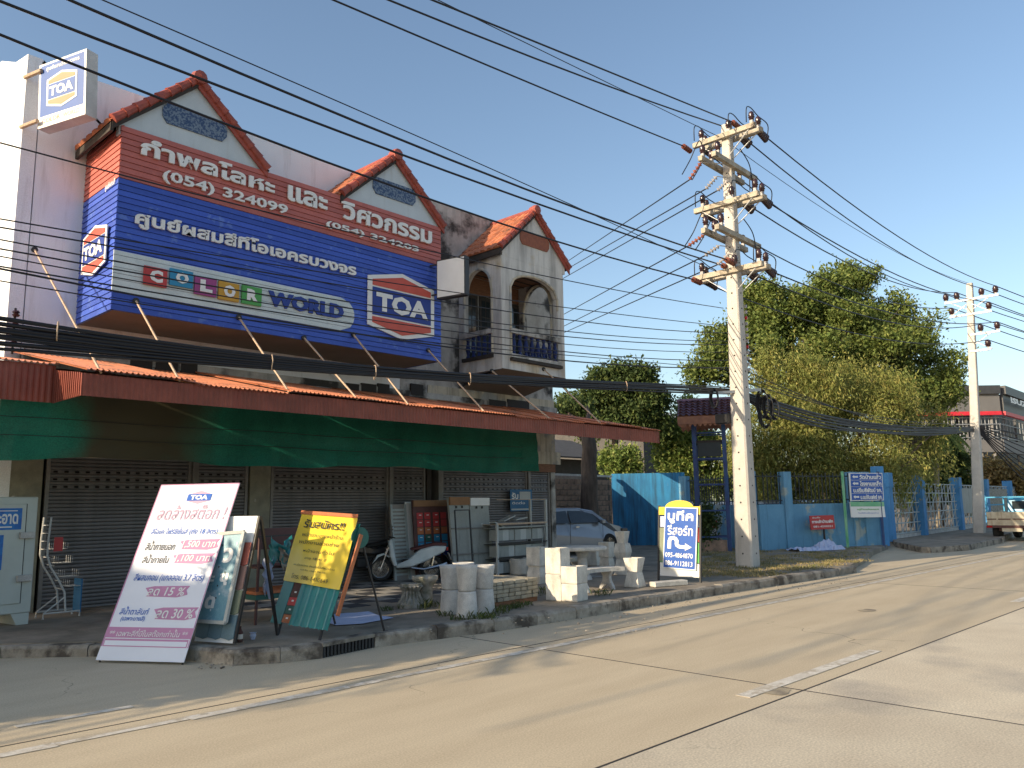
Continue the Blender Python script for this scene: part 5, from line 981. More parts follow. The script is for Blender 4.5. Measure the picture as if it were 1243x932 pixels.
# pins and jumper loops on the near pole
for (A, C_, ctr) in ya:
    for y, x in ((C_.y+.1, -.19), (C_.y+.1, .19), (C_.y+.75, -.19), (A.y-.25, -.19), (A.y-.15, .19)): pin((ctr.x+x, y, ctr.z+.16), .24)
    for y in (C_.y+.1, C_.y+.6, A.y-.2):
        pts = [(ctr.x-.5, y, ctr.z), (ctr.x-.55, y-.05, ctr.z+.35), (ctr.x-.2, y, ctr.z+.5), (ctr.x+.2, y, ctr.z+.42), (ctr.x+.62, y-.06, ctr.z+.3), (ctr.x+.65, y, ctr.z-.05)]
        MB().tube(hang(pts, 6), .014, 5).build('jumper_loop', 'cable_black', up, True, smooth=True)
        strain((ctr.x+.22, y, ctr.z-.04), (ctr.x+.62, y, ctr.z-.14), 'porcelain')
for (A, C_, ctr) in xa:
    for x in (-1.0, -.55, .3, 1.0): pin((ctr.x+x, ctr.y+.19, ctr.z+.16), .24)
    pin((ctr.x-.9, ctr.y-.19, ctr.z+.16), .24)
    for x in (-1.0, -.5): MB().tube(hang([(ctr.x+x, ctr.y+.19, ctr.z+.4), (ctr.x+x-.35, ctr.y+.1, ctr.z+.35), (ctr.x+x-.45, ctr.y+.3, ctr.z-.1), (ctr.x+x-.2, ctr.y+.7, ctr.z-.3)], 6), .014, 5).build('jumper_loop', 'cable_black', up, True, smooth=True)
    MB().tube(hang([(ctr.x+.1, ctr.y-.3, ctr.z+.5), (ctr.x+.6, ctr.y-.3, ctr.z+.2), (ctr.x+.9, ctr.y-.2, ctr.z-.35), (ctr.x+1.0, ctr.y, ctr.z-.7)], 6), .014, 5).build('jumper_loop', 'cable_black', up, True, smooth=True)
# steel eye bolts, junction box and cable clutter at mid height
c = on_pole(478); MB().beam(c+Vector((-.6, .28, .0)), c+Vector((.5, -.32, .12)), .05, .07).build('cable_bracket', 'steel', up, True)
MB().box(c.x-.42, c.x-.2, c.y+.16, c.y+.5, c.z-.75, c.z-.5).build('junction_box', 'black_metal', up, True, bevel=.02)
for k in range(12):
    a = on_pole(372+k*7); MB().box(a.x+.16, a.x+.2, a.y-.22, a.y-.16, a.z-.04, a.z+.04).build('spool_insulator', 'lamp_red' if k % 5 == 2 else 'insulator_grey', up, True)
# bundle from the near pole sagging past the trees to the far pole and beyond
rn = random.Random(5); nearp = on_pole(483); farp = on_pole(521, fpt, fp0)
for k in range(12):
    pp = [(907, 478+k*.6), (940, 488+k*1.3), (1000, 505+k*1.2), (1060, 515+k*1.0), (1130, 520+k*.7), (1182, 519+k*.4)]
    dep = lambda px: nearp.lerp(farp, min(1, max(0, (px-907)/275))**2.2)
    pts = []
    for px, py in pp:
        t = (px-907)/275; # solve the place between the poles that shows at px
        lo, hi = 0, 1
        for _ in range(30):
            m = (lo+hi)/2
            if PR(nearp.lerp(farp, m))[0] < px: lo = m
            else: hi = m
        q_ = nearp.lerp(farp, lo); v = _ray(px, py); s_ = math.hypot(q_.x, q_.y)/math.hypot(v[0], v[1]); pts.append(Vector((v[0]*s_, v[1]*s_, EYE+v[2]*s_+rn.uniform(-.03, .03))))
    line('black telephone cable in the bundle sagging in front of the yellow green tree', pts, (.03, .02, .025)[k % 3], 'bundled telephone cables between the poles', name='telephone_cable')
for k in range(9):
    a = Vector(farp)+Vector((0, -.2, .15-.05*k)); e_ = a+Vector((16, -5.5, -.9-.35*k+.0)); line('black telephone cable fanning out beyond the distant pole', [a, e_], .028, 'telephone cables beyond the distant pole', sag=.25+.28*k, name='telephone_cable')
for k in range(3):
    a = on_pole(446+k*8); 
    line(('upper', 'middle', 'lower')[k]+' thin service line dropping from the tall pole toward the gate', [a, farp+Vector((0, 0, .15*k))], .012, 'service lines between the poles', sag=.6-.1*k, name='service_line')
# coils of spare cable hanging on the pole
for k, (px, py, r) in enumerate(((895, 488, .22), (866, 483, .2), (925, 490, .3), (932, 494, .26), (940, 497, .22), (928, 500, .34))):
    c = AY(px, py, PY+(.3 if px < 900 else -.35)) if px < 900 else AX(px, py, PX+.5+.25*k/2); b = MB()
    for j in range(4):
        rr = r*(1-.06*j); b.tube([c+Vector((.03*j, rr*.55*math.sin(a+j), rr*math.cos(a+j)*(1.25))) for a in np.linspace(0, 6.28, 18)], .013, 5)
    tag(b.build('cable_coil', 'cable_black', smooth=True), ('spare cable coil hanging just in front of the pole', 'spare cable coil hanging left of the pole', 'largest upper tangle of cable right of the pole', 'second tangle of cable right of the pole', 'outermost tangle of cable right of the pole', 'lowest hanging tangle of cable right of the pole')[k], 'cable coil', 'spare cable coils on the pole')
# small insulator rack on the shop wall corner
wb = thing('wall_line_bracket', 'rusty line bracket with dark spool insulators on the far left wall', 'bracket', AY(18, 385, YW-.1)); c = AY(18, 385, YW-.12)
MB().beam(c+Vector((0, 0, -.6)), c+Vector((0, 0, .15)), .03).build('post', 'black_metal', wb, True); MB().beam(c+Vector((0, .1, -.05)), c+Vector((-.5, .1, -.05)), .02).build('stay', 'black_metal', wb, True)
for k in range(4): MB().lathe([(.04, -.05), (.06, -.02), (.03, 0), (.06, .02), (.04, .05)], c+Vector((0, -.05, .05-.15*k)), 8).build('spool', 'porcelain', wb, True)
# ================================================================ right-hand side: walls, fence, tower, signs, vehicles, buildings
mat('wall_blue', (.16, .355, .52), (.12, .29, .44), scale=1.2, rough=.85, bump=.25, patch=(.36, .42, .40), pthr=(.58, .63), pscale=1.3, streak=.4, scol=(.06, .11, .15)); mat('wall_blue_dirty', (.045, .27, .52), (.035, .21, .44), scale=1.4, rough=.85, streak=.95, scol=(.03, .045, .05), patch=(.28, .25, .18), pthr=(.68, .72), pscale=1.8)
mat('post_blue', (.07, .26, .54), (.055, .22, .45), scale=3, rough=.7, streak=.3, scol=(.1, .12, .15)); mat('rail_dark', (.035, .045, .05), rough=.6, bump=0); mat('rail_pale', (.38, .45, .48), rough=.5, bump=0); mat('mossy_brick', (.38, .24, .17), (.20, .15, .11), scale=6, rough=.95, bump=.7, bscale=30, streak=.5, rand=.2)
mat('tower_blue', (.03, .09, .22), (.035, .05, .16), scale=5, rough=.6, streak=.3); mat('tile_purple', (.17, .10, .14), (.09, .06, .08), scale=6, rough=.4, rand=.4, bump=0); mat('eave_orange', (.30, .14, .08), (.2, .09, .06), scale=5, rough=.7)
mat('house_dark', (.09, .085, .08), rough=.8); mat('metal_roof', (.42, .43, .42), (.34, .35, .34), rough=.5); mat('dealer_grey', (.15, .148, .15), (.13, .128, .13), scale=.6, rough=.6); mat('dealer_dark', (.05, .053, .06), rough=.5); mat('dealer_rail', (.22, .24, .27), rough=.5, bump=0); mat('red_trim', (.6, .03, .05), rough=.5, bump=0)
mat('car_grey', (.30, .32, .36), (.28, .3, .34), rough=.25, metal=.3, coat=.6, bump=0); mat('car_white', (.7, .7, .7), rough=.25, coat=.6, bump=0); mat('truck_blue', (.05, .33, .55), (.04, .27, .46), rough=.35, bump=0); mat('bed_cream', (.55, .50, .38), (.42, .36, .26), scale=4, rough=.6, streak=.5, scol=(.2, .1, .05))
mat('sign_green', (.10, .40, .20), (.3, .55, .35), scale=1.2, rough=.5, bump=0); mat('bark', (.13, .10, .08), (.07, .055, .045), scale=3, rough=.95, bump=1, bscale=14, stretch=(3, 3, .6)); mat('bark_pale', (.30, .26, .20), (.2, .17, .13), rough=.9, stretch=(3, 3, .5))
# kinked boundary wall
W0, W1, W2, W3 = G(745, 662), G(835, 661), G(925, 668), G(1072, 661)
def wall_run(name, label, a, c, h0, h1, th, m, cat='wall', z0=.1):
    t = thing(name, label, cat, (a.x, a.y, z0)); d = (c-a).normalized(); n = Vector((-d.y, d.x, 0))
    if n.dot(Vector((0, 0, 0))-a) > 0: n = -n
    MB().prism([Vector((a.x, a.y, z0)), Vector((c.x, c.y, z0)), Vector((c.x, c.y, h1)), Vector((a.x, a.y, h0))], n*th).build('wall', m, t, True); return t, d, n
hA = height_at(W0, 748, 575); hB = height_at(W1, 835, 577)
wall_run('blue_wall', 'tall streaky blue boundary wall behind the stone table', W0, W1, hA, hA, .15, 'wall_blue_dirty')
hL0 = height_at(W2, 925, 610); hL1 = height_at(W3, 1072, 612); hL = (hL0+hL1)/2
W1b = W1+(W2-W1).normalized()*.0
t, d, n = wall_run('low_blue_wall', 'low blue boundary wall carrying dark railings behind the tall pole', W1b, W2, hL, hL, .15, 'wall_blue')
def rails(t, a, c, zb, zt2, gap=.16, hor=(.12, .88)):
    L = (c-a).length; d = (c-a).normalized(); k = int(L/gap)
    for i in range(k): p = a+d*((i+.5)*gap); MB().beam((p.x, p.y, zb), (p.x, p.y, zt2-.05*(i % 2)), .025).build('rail_bar', 'rail_dark', t, True)
    for hfrac in hor: z = zb+(zt2-zb)*hfrac; MB().beam((a.x, a.y, z), (c.x, c.y, z), .035).build('cross_rail', 'rail_dark', t, True)
hr = height_at(W2, 925, 573); n1 = -n*.05
rails(t, W1b+n*.07, W2+n*.07, hL, hr)
for q_ in (W1b, W2-(W2-W1b).normalized()*.4): MB().box(q_.x-.15, q_.x+.15, q_.y-.12, q_.y+.18, .1, hr+.05).build('wall_post', 'wall_blue', t, True)
t, d, n = wall_run('roadside_blue_wall', 'sunlit pale blue boundary wall with peeling paint right of the tall pole', W2, W3, hL, hL, .16, 'wall_blue')
rails(t, W2+n*.08+d*.2, W3+n*.08, hL+.0, hr, .17)
for px in (920, 1013, 1040, 1077):
    g = G(px, 664 if px < 1000 else 661); s_ = (g-W2).dot(d); p = W2+d*s_; MB().prism([p-d*.16-n*.06+Vector((0, 0, -.05)), p+d*.16-n*.06+Vector((0, 0, -.05)), p+d*.16+n*.22+Vector((0, 0, -.05)), p-d*.16+n*.22+Vector((0, 0, -.05))], (0, 0, hr-.08+(.2 if px > 1070 else 0))).build('wall_post', 'wall_blue' if px < 1070 else 'post_blue', t, True)
# mossy brick wall between shophouse and blue wall
V0, V1 = G(680, 667), G(745, 662.5); V0 = Vector((17.45, V0.y-.9, .1)); hM = height_at(V1, 745, 576)
mb_ = thing('mossy_brick_wall', 'mossy unplastered brick wall with bamboo-like stakes behind the grey car', 'wall', (V0.x, V0.y, .1)); d = (V1-V0); L = d.length; d.normalize(); n = Vector((-d.y, d.x, 0)); n = n if n.y > 0 else -n
MB().prism([V0, V0+d*L, V0+d*L+Vector((0, 0, hM-.2)), V0+Vector((0, 0, hM-.2))], n*.1).build('core', 'cement_dark', mb_, True)
bme = MB().box(0, .44, -.02, .05, 0, .17).build('brick', 'mossy_brick', mesh_only=True); bme.materials.clear(); bme.materials.append(M['mossy_brick']); rows = int((hM-.2)/.19); ang = math.atan2(d.y, d.x); mb_.rotation_euler = (0, 0, ang); rn = random.Random(3)
for r_ in range(rows):
    for c in range(int(L/.46)+1):
        x = c*.46-(.23 if r_ % 2 else 0)
        if x < 0 or x+.44 > L: continue
        o = put('brick', bme, mb_); o.location = (x, rn.uniform(-.015, .01), r_*.19+.04)
mb_.children[0].data.transform((Matrix.Translation(mb_.location) @ Matrix.Rotation(ang, 4, 'Z')).inverted() @ Matrix.Translation(mb_.location))
MB().box(0, L, -.04, .12, hM-.2, hM-.13).build('coping', 'cement', mb_)
# dark house behind and grey roof
dh = thing('rear_house', 'low dark rear house half hidden behind the mid green tree', 'house', (31, 27, 0)); MB().box(-7, 6, 0, 6, 0, 4.1).build('wall', 'house_dark', dh); MB().prism([(-7.4, -.8, 4.1), (6.4, -.8, 4.1), (6.4, 3, 5.4), (-7.4, 3, 5.4)], (0, 0, .08)).build('roof', 'house_dark', dh); MB().prism([(-7.4, 6.8, 4.1), (6.4, 6.8, 4.1), (6.4, 3, 5.4), (-7.4, 3, 5.4)], (0, 0, .08)).build('roof', 'house_dark', dh)
a = DP(800, 487, 52); c = DP(842, 505, 52); gr = thing('metal_roof_shed', 'distant shed with pale ribbed metal roof beyond the blue wall', 'shed', (a.x, a.y, 0)); 
MB().box(-2, 6, 0, 8, 0, c.z-.2).build('wall', 'house_dark', gr); 
for k in range(30): MB().prism([(-2.5+k*.3, -.5, c.z-.2), (-2.24+k*.3, -.5, c.z-.2), (-2.24+k*.3, 5, a.z+.5), (-2.5+k*.3, 5, a.z+.5)], (0, 0, .06)).build('roof_sheet', 'metal_roof', gr)
# cream beam and dark recess at the end of the awning
a = AY(651, 540, YW+.2); c = AY(693, 557, YW+.2)
# guard tower with tiled roof
g = G(868, 668); tw = thing('watch_tower', 'narrow blue ladder tower with purple tiled roof behind the tall pole', 'tower', (g.x, g.y, .1), math.radians(-62)); z1 = height_at(g, 868, 520)-.1; z2 = height_at(g, 868, 505)-.1; z3 = height_at(g, 870, 486)-.1; w = .95
for x in (-w/2, w/2):
    for y in (-w/2, w/2): MB().beam((x, y, 0), (x, y, z1+.3), .13).build('leg', 'tower_blue', tw)
for k in range(0, 9, 2): MB().beam((-w/2, -w/2, .5+k*.42), (w/2, -w/2, .5+k*.42), .05).build('rung', 'tower_blue', tw); MB().beam((-w/2, w/2, .5+k*.42), (w/2, w/2, .5+k*.42), .04).build('rung', 'tower_blue', tw)
MB().box(-w/2, w/2, -w/2, w/2, z1-.5, z1-.42).build('platform', 'dark_wood', tw); MB().box(-w/2+.1, w/2-.1, -w/2-.02, -w/2+.03, z1-.95, z1-.5).build('water_tank', 'rail_dark', tw); MB().box(-.4, .4, -.55, -.3, .0, .4).build('plinth', 'mossy_brick', tw)
for s_ in (-1, 1):
    e = Vector((-.95, s_*.95, z2-.1)); t_ = Vector((-.95, 0, z3)); L_ = 1.9
    MB().prism([e, t_, t_+Vector((L_, 0, 0)), e+Vector((L_, 0, 0))], (0, 0, -.05)).build('roof_deck', 'eave_orange', tw)
    for r_ in range(6):
        for c in range(10):
            p0, p1 = e.lerp(t_, r_/6), e.lerp(t_, (r_+1.1)/6); x0 = L_*c/10
            MB().add([p0+Vector((x0, 0, .05)), p0+Vector((x0+.1, 0, .13)), p0+Vector((x0+.19, 0, .05)), p1+Vector((x0+.19, 0, .02)), p1+Vector((x0+.1, 0, .05)), p1+Vector((x0, 0, .02))], [(0, 1, 4, 5), (1, 2, 3, 4)]).build('roof_tile', 'tile_purple', tw)
    MB().box(-.95, .95, s_*.97-.03, s_*.97, z2-.33, z2-.08).build('eave_board', 'eave_orange', tw)
    for c in range(12): MB().prism([(-.95+c*.158, s_*.98, z2-.33), (-.95+(c+1)*.158-.01, s_*.98, z2-.33), (-.95+(c+.5)*.158, s_*.98, z2-.42)], (0, .02, 0)).build('scallop', 'eave_orange', tw)
MB().tube([(-1, 0, z3+.04), (1, 0, z3+.04)], .07, 6).build('ridge', 'tile_purple', tw)
# railings' cars seen over the low wall
def car(name, label, loc, rz, body, L=4.1, H=1.45, W=1.68, group=None, hatch=True):
    t = thing(name, label, 'car', loc, rz, group); h = H
    side = [(-L/2, .35), (-L/2+.02, .75), (-L/2+.12, .92), (-L/2+.45, h*.94), (-L/2+1.0, h), (.15, h), (.75, h*.93), (1.25, .95), (L/2-.35, .84), (L/2-.03, .66), (L/2, .35), (L/2-.25, .22), (-L/2+.2, .22)]
    b = MB(); n = len(side); vs = []
    for y, s_ in ((-W/2, 1), (-W/2-.0, 1)): pass
    rings = [(-W/2+.03, 0), (-W/2, 0)]
    for yy in (-1, 1):
        for x, z in side:
            tuck = .0 if z < .96 else (z-.96)/(h-.96)*.22; vs.append((x, yy*(W/2-tuck), z))
    b.add(vs, [tuple(range(n)), tuple(range(2*n-1, n-1, -1))]+[(i, i+n, (i+1) % n+n, (i+1) % n) for i in range(n)]); b.build('body', body, t, bevel=.03)
    for yy in (-1, 1):
        def q(x, z): tuck = (z-.96)/(h-.96)*.22; return (x, yy*(W/2-tuck+.008), z)
        for poly in ([(-L/2+.5, .98), (-L/2+.66, h*.9), (-.35, h*.94), (-.35, .98)], [(-.28, .98), (-.28, h*.94), (.2, h*.93), (.68, h*.86), (1.02, .98)]):
            MB().quad(*[q(x, z) for x, z in poly]).build('side_window', 'glass_dark', t)
        for x in (-L/2+.75, L/2-.78):
            wh = MB().lathe([(.001, -.1), (.18, -.1), (.2, 0), (.2, .1), (.001, .1)], (x, yy*(W/2-.09), .31), 16, axis='y').build('wheel', 'chrome', t); MB().lathe([(.2, -.11), (.29, -.1), (.31, -.05), (.31, .05), (.29, .1), (.2, .11)], (x, yy*(W/2-.1), .31), 20, axis='y').build('tyre', 'rubber', wh)
        MB().box(L/2-.32, L/2-.05, yy*(W/2-.1)-.16, yy*(W/2-.1)+.08, .62, .78).build('headlight', 'glass_dark', t, bevel=.03); MB().box(-L/2-.01, -L/2+.12, yy*(W/2-.1)-.08, yy*(W/2-.1)+.09, .7, .95).build('tail_lamp', 'lamp_red', t)
        MB().box(.85, 1.0, yy*(W/2+.08)-.09, yy*(W/2+.08)+.09, .94, 1.07).build('door_mirror', body, t, bevel=.02); MB().box(-.1, .04, yy*(W/2+.008)-.008, yy*(W/2+.008)+.008, .84, .87).build('door_handle', 'chrome', t)
        for x in (-.32, .98): MB().box(x, x+.012, yy*(W/2+.003)-.003, yy*(W/2+.003)+.003, .35, .97).build('door_gap', 'ink_black', t)
    MB().quad((.28, -.62, h*.985), (.28, .62, h*.985), (1.22, .72, .985), (1.22, -.72, .985)).build('windscreen', 'glass_dark', t); MB().quad((-L/2+.14, -.68, .98), (-L/2+.14, .68, .98), (-L/2+.44, .6, h*.93), (-L/2+.44, -.6, h*.93)).build('rear_window', 'glass_dark', t)
    MB().box(L/2-.03, L/2+.01, -.4, .4, .4, .6).build('grille', 'ink_black', t); MB().box(L/2+.0, L/2+.015, -.2, .2, .32, .43).build('number_plate', 'sign_white', t)
    return t
gc = G(705, 673); car('parked_car', 'silver grey hatchback parked under the awning end behind the tree trunk', (gc.x+.1, gc.y+.8, .15), math.radians(-14), 'car_grey')
for k, (px, d_) in enumerate(((853, 30.5), (877, 31.5), (925, 33), (962, 34.5))):
    p = DP(px, 606, d_); car('parked_car', ('white car roof showing left of the ladder tower above the low wall', 'white car seen between the ladder tower legs', 'dark grey car just right of the tall pole behind the railings', 'white car behind the railings right of the tall pole')[k], (p.x, p.y, .12), math.radians((20, 70, 30, 60)[k]), ('car_white', 'car_white', 'car_grey', 'car_white')[k], group='cars parked inside the blue wall', H=1.62 if k != 2 else 1.62)
# red notice and direction boards
t, w_ = None, None
a, c = G(983, 664), G(1012, 664); dN = (W3-W2).normalized()
nb = G(995, 666); nb = W2+dN*((nb-W2).dot(dN)); off = Vector((dN.y, -dN.x, 0)); off = off if off.dot(-nb) > 0 else -off; nb = nb+off*.35
def on_plane(px, py, P0, nrm): v = Vector(_ray(px, py)); o = Vector((0, 0, EYE)); t_ = nrm.dot(P0-o)/nrm.dot(v); return o+v*t_
c4 = [on_plane(*p, nb, off) for p in ((982, 626), (1011, 625), (1012, 640), (984, 643))]
rn_ = thing('red_notice', 'small red notice board with white lettering on a post against the blue wall', 'sign', (nb.x, nb.y, .15)); ff = Face(c4[0], c4[1], c4[3]); ff.rect(0, 0, 1, 1, 'board', 'sq_red', rn_, 0, .03)
ff.text('ห้ามทิ้ง', .1, .08, .42, .2, 'sign_white', rn_, .035, .02); ff.text('ทางเข้าบ้านพัก', .06, .3, .94, .55, 'sign_white', rn_, .035, .04); ff.text('081-4500321', .1, .72, .9, .86, 'sign_white', rn_, .035, .02)
pm = ff.P(.55, 1); MB().beam((pm.x, pm.y, .1), (pm.x, pm.y, pm.z), .05).build('post', 'black_metal', rn_, True)
c4 = [on_plane(*p, nb+off*.1, off) for p in ((1030, 574), (1070, 574), (1071, 608), (1032, 608))]
db = thing('direction_board', 'blue direction board with arrows above a green and white panel on green posts', 'sign', (c4[3].x, c4[3].y, .15)); ff = Face(c4[0], c4[1], c4[3]); ff.rect(0, 0, 1, 1, 'board', 'sign_white', db, 0, .03)
for i, s_ in enumerate(('วัดบ้านแล้ว', 'โรงงานเหล็ก', 'บ.ศรีเมธีพัฒน์ จก.', 'บ.แม่จันเฟอร์ จก.')):
    y0 = .025+i*.24; ff.rect(.03, y0, .97, y0+.225, 'blue_plate', 'resort_blue', db, .033, .01); ff.text(s_, .28 if i != 2 else .08, y0+.03, .94, y0+.2, 'sign_white', db, .05, .04)
    if i != 2: ff.poly([(.07, y0+.11), (.13, y0+.05), (.13, y0+.09), (.24, y0+.08), (.24, y0+.15), (.13, y0+.14), (.13, y0+.18)], 'arrow', 'sign_white', db, .047)
c5 = [on_plane(*p, nb+off*.1, off) for p in ((1031, 609), (1072, 609), (1073, 627), (1033, 628))]; f6 = Face(c5[0], c5[1], c5[3]); f6.rect(0, 0, 1, 1, 'white_panel', 'sign_white', db, 0, .03); f6.rect(.0, 0, 1, .3, 'green_strip', 'sign_green', db, .034); f6.text('หมู่บ้านแม่พุงหลวง', .18, .42, .82, .56, 'green_field', db, .036, .03); f6.text('ยินดีต้อนรับทุกท่าน', .2, .68, .8, .78, 'ink_blue', db, .036, .01)
for px in (1029, 1073): p = on_plane(px, 660, nb+off*.1, off); MB().beam((p.x, p.y, .1), (p.x, p.y, c4[0].z+.05), .07).build('post', 'tower_blue' if px > 1050 else 'sign_green', db, True)
# crumpled white tarp
gq = G(988, 668); nx = 16; rn = random.Random(6); vs = [(-.9+1.9*i/nx, -.35+.7*j/8, max(0, .26*math.exp(-((i/nx-.78)/.16)**2-((j/8-.6)/.3)**2)+.06*math.sin(i*1.9+j)*math.sin(j*1.3)+.05+rn.uniform(-.05, .06))*(1 if 0 < j < 8 else 0)) for j in range(9) for i in range(nx+1)]
tp = MB().add(vs, [(j*(nx+1)+i, j*(nx+1)+i+1, (j+1)*(nx+1)+i+1, (j+1)*(nx+1)+i) for j in range(8) for i in range(nx)]).build('crumpled_tarp', 'cloth_blue', fix=False); tp.location = gq+Vector((0, 0, .01)); tp.rotation_euler = (0, 0, math.atan2(dN.y, dN.x)); tag(tp, 'crumpled white plastic tarp heaped at the foot of the blue wall', 'tarp')
# gate fence with blue posts and lattice
fpx = [(1077, 656, 582), (1117, 647, 577), (1163, 640, 580), (1197, 637, 580), (1226, 633, 582), (1262, 630, 584)]
fpts = [G(px, py, .15) for px, py, _ in fpx]; fh = [height_at(p, px, pt) for p, (px, py, pt) in zip(fpts, fpx)]; fp_ = []
Fa, Fb = fpts[0], Vector((fpts[0].x+34, fpts[0].y+1.2, .15)); dF = (Fb-Fa).normalized(); nF = Vector((dF.y, -dF.x, 0))
pos = [on_plane(px, 620, Fa, nF) for px, _, _ in fpx]; hF = height_at(pos[1], 1117, 577); fe = thing('lattice_fence', 'blue post fence with pale patterned metal lattice beside the far driveway', 'fence', (Fa.x, Fa.y, .15))
for k, p in enumerate(pos): MB().box(p.x-.2, p.x+.2, p.y-.2, p.y+.2, .1, hF).build('fence_post', 'post_blue', fe, True); MB().box(p.x-.23, p.x+.23, p.y-.23, p.y+.23, hF-.55, hF+.02).build('post_cap', 'post_blue', fe, True)
for k in range(len(pos)-1):
    a, c = pos[k], pos[k+1]; L = (c-a).length; zt_f = hF-.35; nx = max(4, int(L/.55)); nz = 5; zs = [.35+(zt_f-.35)*j/nz for j in range(nz+1)]
    for z in zs: MB().beam((a.x, a.y, z), (c.x, c.y, z), .045).build('lattice_rail', 'rail_pale', fe, True)
    for i in range(nx+1):
        p = a.lerp(c, i/nx); MB().beam((p.x, p.y, .35), (p.x, p.y, zt_f), .035).build('lattice_bar', 'rail_pale', fe, True)
        if i < nx:
            q_ = a.lerp(c, (i+1)/nx)
            for j in range(nz):
                if (i+j) % 2: MB().beam((p.x, p.y, zs[j]), (q_.x, q_.y, zs[j+1]), .03).build('lattice_diagonal', 'rail_pale', fe, True)
    MB().prism([(a.x, a.y, .1), (c.x, c.y, .1), (c.x, c.y, .3), (a.x, a.y, .3)], (0, .12, 0)).build('fence_base', 'cement', fe, True)
    if k in (2, 3):
        a2, c2 = a.lerp(c, .12), a.lerp(c, .9); sg = thing('hanging_banner', ('faded grey banner hung on the lattice left of the distant pole', 'faded brownish banner hung on the lattice right of the distant pole')[k-2], 'banner', (a2.x, a2.y, 1)); o_ = nF*.06 if nF.dot(-a) > 0 else -nF*.06
        MB().prism([(a2.x+o_.x, a2.y+o_.y, .95), (c2.x+o_.x, c2.y+o_.y, .95), (c2.x+o_.x, c2.y+o_.y, zt_f-.15), (a2.x+o_.x, a2.y+o_.y, zt_f-.15)], (0, .02, 0)).build('cloth', ('panel_grey', 'plinth_moss')[k-2], sg, True)
# pickup truck seen from behind
gp = G(1216, 657, 0); pt_ = thing('pickup_truck', 'old pickup truck with cream cargo bed and light blue cab at the right edge', 'truck', (gp.x+.1, gp.y-.4, 0), math.radians(-3)); k_ = 1.0
hb_ = height_at(gp, 1216, 626); 
def tb(x0, x1, y0, y1, z0, z1, nm, m, be=0, par=None): return MB().box(x0, x1, y0, y1, z0, z1).build(nm, m, par or pt_, bevel=be)
Wt = 1.75; tb(0, 2.5, -Wt/2, Wt/2, .62, .68, 'bed_floor', 'bed_cream'); tb(0, .06, -Wt/2, Wt/2, .66, 1.14, 'tailgate', 'bed_cream', .01); tb(.07, 2.5, -Wt/2, -Wt/2+.06, .68, 1.14, 'bed_side', 'bed_cream'); tb(.07, 2.5, Wt/2-.06, Wt/2, .68, 1.14, 'bed_side', 'bed_cream')
for y in (-.5, 0, .5): tb(-.03, -.002, y-.03, y+.03, .66, 1.14, 'tailgate_rib', 'bed_cream')
tb(-.02, .0, -Wt/2, Wt/2, .84, .88, 'tailgate_trim', 'brown_steel'); tb(-.1, .02, -Wt/2, Wt/2, .52, .62, 'bumper', 'brown_steel'); tb(-.08, -.02, -.35, .35, .38, .52, 'number_plate_panel', 'bed_cream')
for y in (-Wt/2+.1, Wt/2-.1):
    tb(-.12, -.05, y-.1, y+.1, .53, .61, 'tail_lamp', 'lamp_red'); 
    for x in (.75, 3.5):
        wh = MB().lathe([(.001, -.1), (.2, -.1), (.2, .1), (.001, .1)], (x, y*.93, .36), 16, axis='y').build('wheel', 'black_metal', pt_); MB().lathe([(.2, -.12), (.34, -.11), (.36, -.05), (.36, .05), (.34, .11), (.2, .12)], (x, y*.93, .36), 20, axis='y').build('tyre', 'rubber', wh)
for (p, q_) in (((.03, -.85, 1.14), (.03, -.85, 1.72)), ((.03, .85, 1.14), (.03, .85, 1.72)), ((.03, -.85, 1.72), (.03, .85, 1.72)), ((2.4, -.85, 1.14), (2.4, -.85, 1.72)), ((2.4, .85, 1.14), (2.4, .85, 1.72)), ((2.4, -.85, 1.72), (2.4, .85, 1.72)), ((.03, -.85, 1.72), (2.4, -.85, 1.72)), ((.03, .85, 1.72), (2.4, .85, 1.72)), ((.03, -.85, 1.42), (2.4, -.85, 1.42)), ((.03, .85, 1.42), (2.4, .85, 1.42))): MB().beam(p, q_, .05).build('bed_rail', 'truck_blue', pt_)
MB().prism([(2.6, 0, .5), (2.6, 0, 1.1), (2.7, 0, 1.68), (3.6, 0, 1.68), (4.0, 0, 1.12), (4.8, 0, 1.0), (4.9, 0, .5)], (0, 1.6, 0)).xf(Matrix.Translation((0, -.8, 0))).build('cab', 'truck_blue', pt_, bevel=.04); MB().box(2.62, 2.66, -.6, .6, 1.15, 1.55).xf(Matrix.Translation((.0, 0, 0))).build('rear_window', 'glass_dark', pt_)
tb(.1, 2.5, -.5, .5, .4, .6, 'chassis', 'brown_steel')
